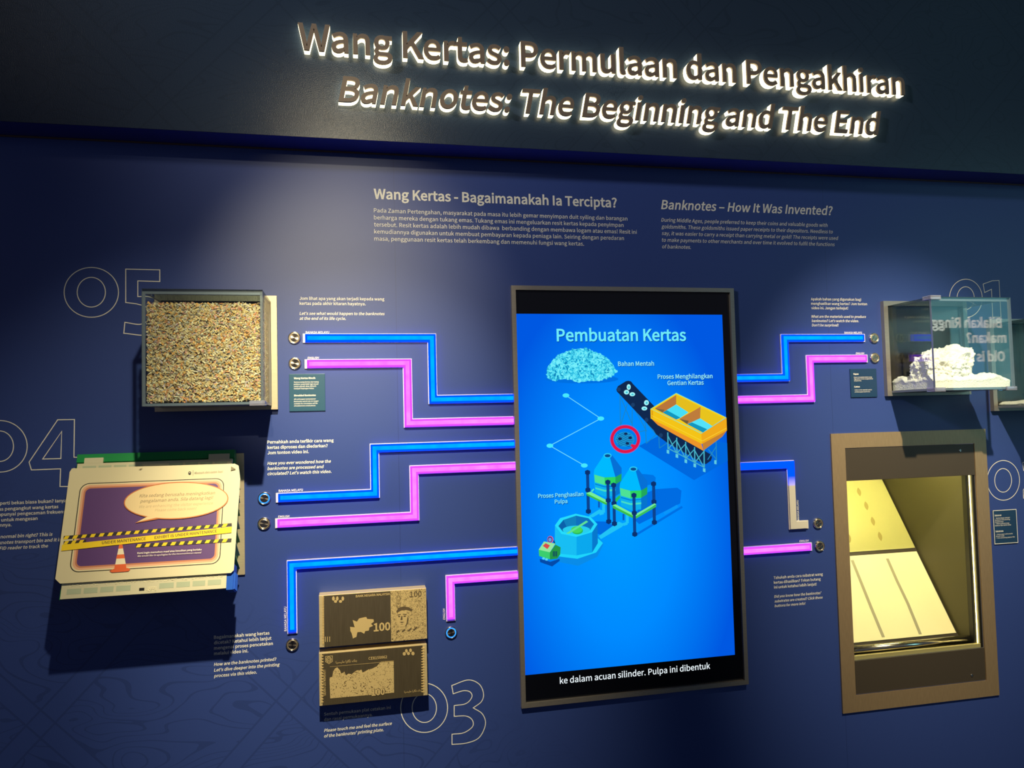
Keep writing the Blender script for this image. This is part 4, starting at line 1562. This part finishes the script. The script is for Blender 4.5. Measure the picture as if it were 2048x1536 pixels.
def lbox(mb, u0, u1, v0, v1, n0, n1, mat=0):
    f = [Lc(u0, v0, n1), Lc(u1, v0, n1), Lc(u1, v1, n1), Lc(u0, v1, n1)]
    b = [Lc(u0, v0, n0), Lc(u1, v0, n0), Lc(u1, v1, n0), Lc(u0, v1, n0)]
    mb.slab(f, b, mat)


def uv(p, n):
    q = hit(p[0], p[1], Lc(0, 0, n), NRM) - Lc(0, 0, n)
    return q.x, q.dot(V)


BW = bx1 - bx0
bin_ = thing('transport_bin', ((bx0 + bx1) / 2, 0, 1.18), 'green plastic banknote transport bin mounted tilted on the wall', 'bin')
mb = MB()
prof = [(PT.y, PT.z), (PB.y, PB.z), (-0.007, PB.z + 0.02), (-0.007, PT.z)]
mb.slab([(bx0, y, z) for y, z in prof], [(bx1, y, z) for y, z in prof])
lbox(mb, 0, BW, H - 0.022, H, -0.004, 0.006)
mb.build('crate_body', M_green, bin_)
MB().box(-0.665, -0.298, -0.006, 0, 1.187, 1.521, 0, 0.001).build('mounting_plate', M_brass, bin_)
mb = MB()
lbox(mb, 0.005, BW - 0.004, 0.0, H - 0.027, 0.0002, 0.011)
for u0, u1 in ((0.02, 0.065), (BW - 0.065, BW - 0.012)):
    lbox(mb, u0, u1, H - 0.0272, H - 0.012, 0.0065, 0.011)
lid = mb.build('lid', M_lidp, bin_)
for row_v, hh in ((0.010, 0.013), (H - 0.050, 0.016)):
    for u0, u1 in ((0.018, 0.050), (0.056, 0.087), (0.093, 0.123), (0.129, 0.162), (0.228, 0.262), (0.268, 0.300), (0.306, 0.336), (0.342, 0.374)):
        mb = MB()
        lbox(mb, u0, u1, row_v, row_v + hh, 0.0108, 0.0114)
        mb.build('window_panel', M_win, lid)
mb = MB()
a = uv(ZB(1095, 1425), 0.011)
lbox(mb, a[0], a[0] + 0.012, a[1], a[1] + 0.007, 0.0108, 0.0115)
mb.build('latch_slot', M_black, lid)
mb = MB()
a = uv(ZB(1150, 1430), 0.011)
for k in range(70):
    u, v = a[0] + random.random() * 0.024, a[1] + random.random() * 0.010
    lbox(mb, u, u + random.uniform(.001, .003), v, v + random.uniform(.001, .002), 0.011, 0.0112 + random.random() * 0.001)
for k in range(380):
    u = 0.015 + random.random() * (BW - 0.03)
    v = 0.027 + random.random() * 0.012
    lbox(mb, u, u + random.uniform(.001, .004), v, v + random.uniform(.0008, .002), 0.011, 0.0112 + random.random() * 0.001)
tag(mb.build('shred_flecks', pm('pale_paper_flecks', (0.80, 0.74, 0.50), 0.8), lid), kind='stuff')
M_rib = pm('painted_lit_rib', (0.50, 0.56, 0.40), 0.4)  # cream light on the rib edges put into the colour of alternate ribs
for k in range(8):
    v = 0.085 + k * 0.034
    n0 = -((H - v) / H * 0.0 + 0.02 + 0.10 * (1 - v / H))
    mb = MB()
    f = [Lc(BW, v, -0.002), Lc(BW + 0.012, v, -0.004), Lc(BW + 0.012, v - 0.02, n0), Lc(BW, v - 0.02, n0)]
    mb.slab(f, [p + Vector((0, 0, 0.0022)) for p in f])
    mb.build('rib', M_rib if k % 2 else M_green, bin_)
mb = MB()
lbox(mb, BW - 0.004, BW + 0.012, -0.004, 0.062, -0.045, 0.009)
for k in range(5):
    lbox(mb, BW + 0.012, BW + 0.016, -0.002, 0.040, -0.042 + k * 0.010, -0.038 + k * 0.010)
mb.build('corner_clip', M_bluep, bin_)

# the notice card
M_card = pm('cream_card', (0.76, 0.68, 0.43), 0.55)
NC = 0.0165
cmb = MB()
cmats = [M_card]
cidx = {}
cl = [NC + 0.0016]


def ccol(c):
    if c not in cidx:
        cidx[c] = len(cmats)
        cmats.append(pm('print_%d_%d_%d' % c, S(*c), 0.5))
    return cidx[c]


def cuv(p):
    return uv(ZB(*p), NC)


def cp(pts, c, raw=False):
    cl[0] += 0.00005
    q = pts if raw else [cuv(p) for p in pts]
    cmb.poly([Lc(u, v, cl[0]) for u, v in q], ccol(c))


def ctext(body, l, r, c, bold=0.008, sh=0.0):
    cl[0] += 0.00005
    a, b = cuv(l), cuv(r)
    sc = math.hypot(b[0] - a[0], b[1] - a[1]) / twidth(body, bold, sh)
    t = (Vector(b) - Vector(a)).normalized()
    n = cl[0]
    put_text(cmb, body, lambda u, v: Lc(a[0] + t.x * u - t.y * v, a[1] + t.y * u + t.x * v, n), sc, bold, sh, ccol(c))


card_px = [(568, 462), (1850, 424), (1880, 440), (1893, 545), (1842, 1262), (1820, 1284), (475, 1368), (437, 1332), (442, 1296), (545, 535), (550, 490)]
front = [cuv(p) for p in card_px]
bend = [0, 0.004, 0.006, 0, 0, 0.002, 0.001, 0.003, 0, 0, 0.002]
cmb.slab([Lc(u, v, NC + 0.0016) for u, v in front], [Lc(u, v, NC) for u, v in front])


def rrect(u0, v0, u1, v1, r, n=7):
    out = []
    for cx, cy, a0 in ((u1 - r, v1 - r, 0), (u0 + r, v1 - r, 90), (u0 + r, v0 + r, 180), (u1 - r, v0 + r, 270)):
        for k in range(n):
            a = math.radians(a0 + 90 * k / (n - 1))
            out.append((cx + r * math.cos(a), cy + r * math.sin(a)))
    return out


k1, k2, k3, k4 = cuv((637, 583)), cuv((1775, 533)), cuv((1728, 1212)), cuv((542, 1285))
u0, u1, v0, v1 = (k1[0] + k4[0]) / 2, (k2[0] + k3[0]) / 2, (k3[1] + k4[1]) / 2, (k1[1] + k2[1]) / 2
for ins, c, rad in ((0, (38, 34, 34), 0.022), (0.0022, (236, 222, 178), 0.020), (0.0055, (236, 178, 140), 0.018), (0.0105, (206, 132, 96), 0.015), (0.0145, (92, 58, 120), 0.012)):
    cp(rrect(u0 + ins, v0 + ins, u1 - ins, v1 - ins, rad), c, True)
# barrier tape
YEL, INK = (250, 214, 28), (44, 38, 44)


def band(l0, r0, h0, h1, n, c1, c2=None, lean=16):
    for k in range(n):
        t0, t1 = k / n, (k + (0.5 if c2 is None else 1)) / n
        P = lambda t, q: (l0[0] + (r0[0] - l0[0]) * t + lean * q, l0[1] + (r0[1] - l0[1]) * t - (h0 + (h1 - h0) * t) * q)
        cp([P(t0, 0), P(t1, 0), P(t1, 1), P(t0, 1)], c1)


cp([(500, 1022), (1828, 918), (1826, 892), (505, 993)], INK)
band((500, 1021), (1815, 919), 27, 25, 19, YEL)
cp([(502, 1062), (680, 1048), (682, 1022), (506, 1035)], INK)
band((502, 1061), (680, 1047), 26, 26, 3, YEL)
cp([(1070, 1086), (1822, 1040), (1826, 1013), (1072, 1058)], INK)
band((1072, 1085), (1815, 1040), 27, 26, 11, YEL)
cp([(486, 1112), (1825, 968), (1829, 921), (492, 1064)], YEL)
ctext('EXHIBIT IS UNDER MAINTENANCE', (1220, 1018), (1710, 966), INK, 0.008)
ctext('UNDER MAINTENANCE', (806, 1060), (1150, 1026), INK, 0.008)
# traffic cone
for pts, c in (([(866, 1270), (900, 1252), (1012, 1246), (1030, 1256), (1015, 1272), (885, 1282)], (232, 104, 50)), ([(942, 1064), (968, 1062), (1000, 1250), (903, 1258)], (244, 232, 200)),
               ([(942, 1064), (968, 1062), (973, 1092), (936, 1095)], (236, 110, 52)), ([(926, 1142), (981, 1138), (987, 1170), (918, 1174)], (234, 106, 50)), ([(909, 1220), (994, 1214), (1000, 1250), (903, 1258)], (234, 100, 46))):
    cp(pts, c)
# speech bubble
t_ = math.radians(-3)
bub = lambda rx, ry: [(1390 + rx * math.cos(a) * math.cos(t_) - ry * math.sin(a) * math.sin(t_), 716 + rx * math.cos(a) * math.sin(t_) + ry * math.sin(a) * math.cos(t_)) for a in [2 * math.pi * k / 48 for k in range(48)]]
cp(bub(412, 146), (206, 120, 62))
cp([(1160, 846), (1066, 894), (1250, 862)], (206, 120, 62))
cp(bub(403, 138), (240, 214, 160))
cp([(1164, 842), (1082, 886), (1240, 850)], (240, 214, 160))
ctext('Kita sedang berusaha meningkatkan', (1100, 692), (1697, 667), (172, 150, 112), 0.010, IT)
ctext('pengalaman anda. Sila datang lagi!', (1107, 734), (1682, 704), (172, 150, 112), 0.010, IT)
ctext('We are enhancing the visitor experience', (1100, 776), (1680, 746), (208, 184, 138), 0.004, IT)
ctext('Please come back soon!', (1222, 803), (1550, 787), (208, 184, 138), 0.004, IT)
ctext('Kami ingin memohon maaf atas kesulitan yang berlaku', (1085, 1137), (1590, 1107), (250, 240, 225), 0.014)
ctext('We would like to apologise for the inconvenience caused', (1088, 1160), (1588, 1131), (240, 228, 215), 0.006, IT)
cp(ell(1497, 498, 11, 11, 16), (46, 42, 42))
cp(ell(1497, 497, 4, 4, 10), (236, 222, 178))
cp([(1522, 478), (1525, 478), (1525, 516), (1522, 516)], (110, 100, 86))
ctext('Museum dan Galeri Seni', (1535, 504), (1757, 492), (96, 88, 76), 0.0, IT)
cp([(1822, 448), (1862, 470), (1820, 480)], (120, 110, 80))
cp([(1095, 470), (1132, 460), (1112, 472)], (120, 100, 70))
tag(cmb.build('notice_card', cmats, fix=False, origin=Lc(BW / 2, 0, NC)), 'worn cream notice card reading Exhibit is under maintenance, stuck over the bin', 'notice card')

# ================================================================== recessed showcase
NX0, NX1, NZ0, NZ1 = 1.5300, 2.1280, 0.6215, 1.5225
niche = thing('recessed_showcase', ((NX0 + NX1) / 2, 0, NZ0), 'tall bronze-framed recessed showcase with a lit sloping board', 'showcase')
OX0, OX1, OZ0, OZ1 = 1.580, 2.0800, 0.6745, 1.4740
WZ0, WZ1 = 0.7835, 1.3660
MB().ring((NX0, NX1, NZ0, NZ1), (OX0, OX1, OZ0, OZ1), -0.006, 0.0).build('frame', M_frame, niche)
upp = MB().box(OX0 + 0.0015, OX1 - 0.0015, -0.004, 0.012, WZ1, OZ1 - 0.0018, 0, 0.0006).build('upper_panel', M_panel, niche)
low = MB().box(OX0 + 0.0022, OX1 - 0.0015, -0.004, 0.012, OZ0 + 0.0022, WZ0, 0, 0.0006).build('lower_panel', M_panel, niche)
zn = Zm(1520, 840, 2.519)
for p, par in ((zn(1003, 153), upp), (zn(1062, 1284), low)):
    x, z = W(*p)
    MB().lathe([(0.0045, 0.0), (0.0045, 0.0055), (0.003, 0.0065), (0.0015, 0.005), (0.0003, 0.005)], (x, 0, z), 20).build('screw', M_chrome, par, True)
IX0, IX1, IYB = 1.5765, 2.0545, 0.50
M_inner = pm('olive_showcase_lining', (0.085, 0.074, 0.032), 0.6)
M_innerdark = pm('dark_showcase_post', (0.010, 0.009, 0.008), 0.35)
mb = MB()
mb.box(IX0 - 0.001, IX0 + 0.001, 0.03, IYB, WZ0 - 0.05, 1.47)
mb.box(IX1, IX1 + 0.004, 0.03, IYB, WZ0 - 0.05, 1.47)
mb.box(IX0, IX1 + 0.004, IYB, IYB + 0.004, WZ0 - 0.05, 1.47)
mb.box(IX0, IX1 + 0.004, 0.013, IYB, 1.466, 1.47)
mb.box(IX0, IX1 + 0.004, 0.013, IYB, WZ0 - 0.05, WZ0 - 0.046)
mb.build('lining', M_inner, niche)
mb = MB()
mb.box(IX1 + 0.0005, IX1 + 0.0115, 0.013, 0.034, WZ0 - 0.04, 1.465, 0)
mb.box(IX1 + 0.0165, OX1 - 0.0005, 0.001, 0.034, WZ0, WZ1, 0)
mb.build('side_post', M_innerdark, niche)
M_tube = emission('warm_led_tube', (1.0, 0.80, 0.28), 16.0)
mb = MB().tube((IX1 + 0.0140, 0.012, WZ0 + 0.014), (IX1 + 0.0140, 0.012, WZ1 - 0.001), 0.0013)
mb.build('led_tube', M_tube, niche)
mb = MB().tube((IX0 + 0.02, 0.10, 1.458), (IX1 - 0.02, 0.10, 1.456), 0.009)
mb.build('led_tube', emission('hidden_board_fill_tube', (1.0, 0.88, 0.36), 86.0), niche)  # hidden tube added above the window to brighten the sloping board
MB().box(OX0 + 0.001, OX1 - 0.004, 0.002, 0.012, WZ0 + 0.0002, WZ0 + 0.0135, 0, 0.0008).build('sill', pm('gold_sill', (0.62, 0.52, 0.24), 0.4, 0.4), niche)
MB().tube((IX0 + 0.002, 0.030, 0.806), (IX1 - 0.004, 0.030, 0.806), 0.0135, 20).build('roller', M_chrome, niche, True)
mb = MB()
pane(mb, OX0 + 0.001, OX1 - 0.001, -0.0005, 0.0015, WZ0 + 0.0005, WZ1 - 0.0005)
mb.build('glass_pane', [M_nicheglass, M_edge], niche, fix=False)
# sloping board
QB, QT = Vector((0, 0.066, 0.792)), Vector((0, 0.425, 1.320))
BV = (QT - QB).normalized()
BN = Vector((0, -BV.z, BV.y))


def Lb(x, v, n):
    return Vector((x, QB.y, QB.z)) + BV * v + BN * n


def bhit(p, n=0.0):
    q = hit(p[0], p[1], Lb(0, 0, n), BN)
    return q.x, (q - Lb(0, 0, n)).dot(BV)


mb = MB()
f = [Lb(IX0 + 0.002, -0.002, 0), Lb(IX1 - 0.004, -0.002, 0), Lb(IX1 - 0.004, 0.78, 0), Lb(IX0 + 0.002, 0.78, 0)]
mb.slab(f, [p - BN * 0.008 for p in f])
mb.build('sloping_board', pm('brown_sloping_board', (0.04, 0.03, 0.02), 0.5), niche)
z5, z4 = Zm(1660, 1200, 5.851), Zm(1660, 900, 6.024)
vb, vg0, vg1 = bhit(z5(1472, 386))[1], bhit(z4(1070, 1222))[1], bhit(z4(1040, 1178))[1]
xr1 = bhit(z5(1472, 386))[0]
M_sheet = pm('ivory_paper_sheet', (0.86, 0.77, 0.48), 0.6)
M_sheet2 = pm('translucent_film_sheet', (0.80, 0.77, 0.36), 0.35)
mb = MB()
f = [Lb(IX0 + 0.004, vb, 0.0025), Lb(xr1, vb, 0.0025), Lb(xr1, vg0, 0.0025), Lb(IX0 + 0.004, vg0, 0.0025)]
mb.slab(f, [p - BN * 0.0022 for p in f])
sheet = mb.build('substrate_sheet', M_sheet)
tag(sheet, 'ivory paper sheet with two dark security threads, low on the sloping board', 'paper sheet')
M_thread = pm('grey_security_thread', (0.36, 0.33, 0.22), 0.5)
for pts in ([zn(464, 706), zn(500, 795), zn(560, 945), zn(622, 1095)], [zn(641, 698), (zn(690, 810)), zn(745, 925), zn(808, 1080)]):
    mb = MB()
    q = [bhit(p, 0.0027) for p in pts]
    for a, b in zip(q[:-1], q[1:]):
        mb.poly([Lb(a[0] - 0.006, a[1], 0.0028), Lb(a[0] + 0.006, a[1], 0.0028), Lb(b[0] + 0.006, b[1], 0.0028), Lb(b[0] - 0.006, b[1], 0.0028)])
    c = mb.build('security_thread', M_thread, fix=False)
    c.parent = sheet
    c.location = c.location - sheet.location
mb = MB()
f = [Lb(IX0 + 0.004, vg1, 0.0025), Lb(xr1 + 0.002, vg1, 0.0025), Lb(xr1 + 0.002, 0.76, 0.0025), Lb(IX0 + 0.004, 0.76, 0.0025)]
mb.slab(f, [p - BN * 0.0022 for p in f])
film = mb.build('substrate_sheet', M_sheet2)
tag(film, 'yellowish film sheet with a row of leaf marks, high on the sloping board', 'film sheet')
M_leaf = pm('ochre_leaf_mark', (0.56, 0.46, 0.16), 0.5)
for p in ((350, 505), (437, 672), (517, 858), (603, 1040), (228, 1062)):
    c0 = bhit(z4(*p), 0.0027)
    mb = MB()
    pts = []
    for k in range(20):
        t = -1 + 2 * (k % 10) / 10 if k < 10 else 1 - 2 * (k % 10) / 10
        pts.append(Lb(c0[0] + (1 if k < 10 else -1) * 0.0085 * (1 - t * t) + 0.004 * t, c0[1] + 0.019 * t, 0.0028))
    mb.poly(pts)
    c = mb.build('leaf_mark', M_leaf, fix=False)
    c.parent = film
    c.location = c.location - film.location
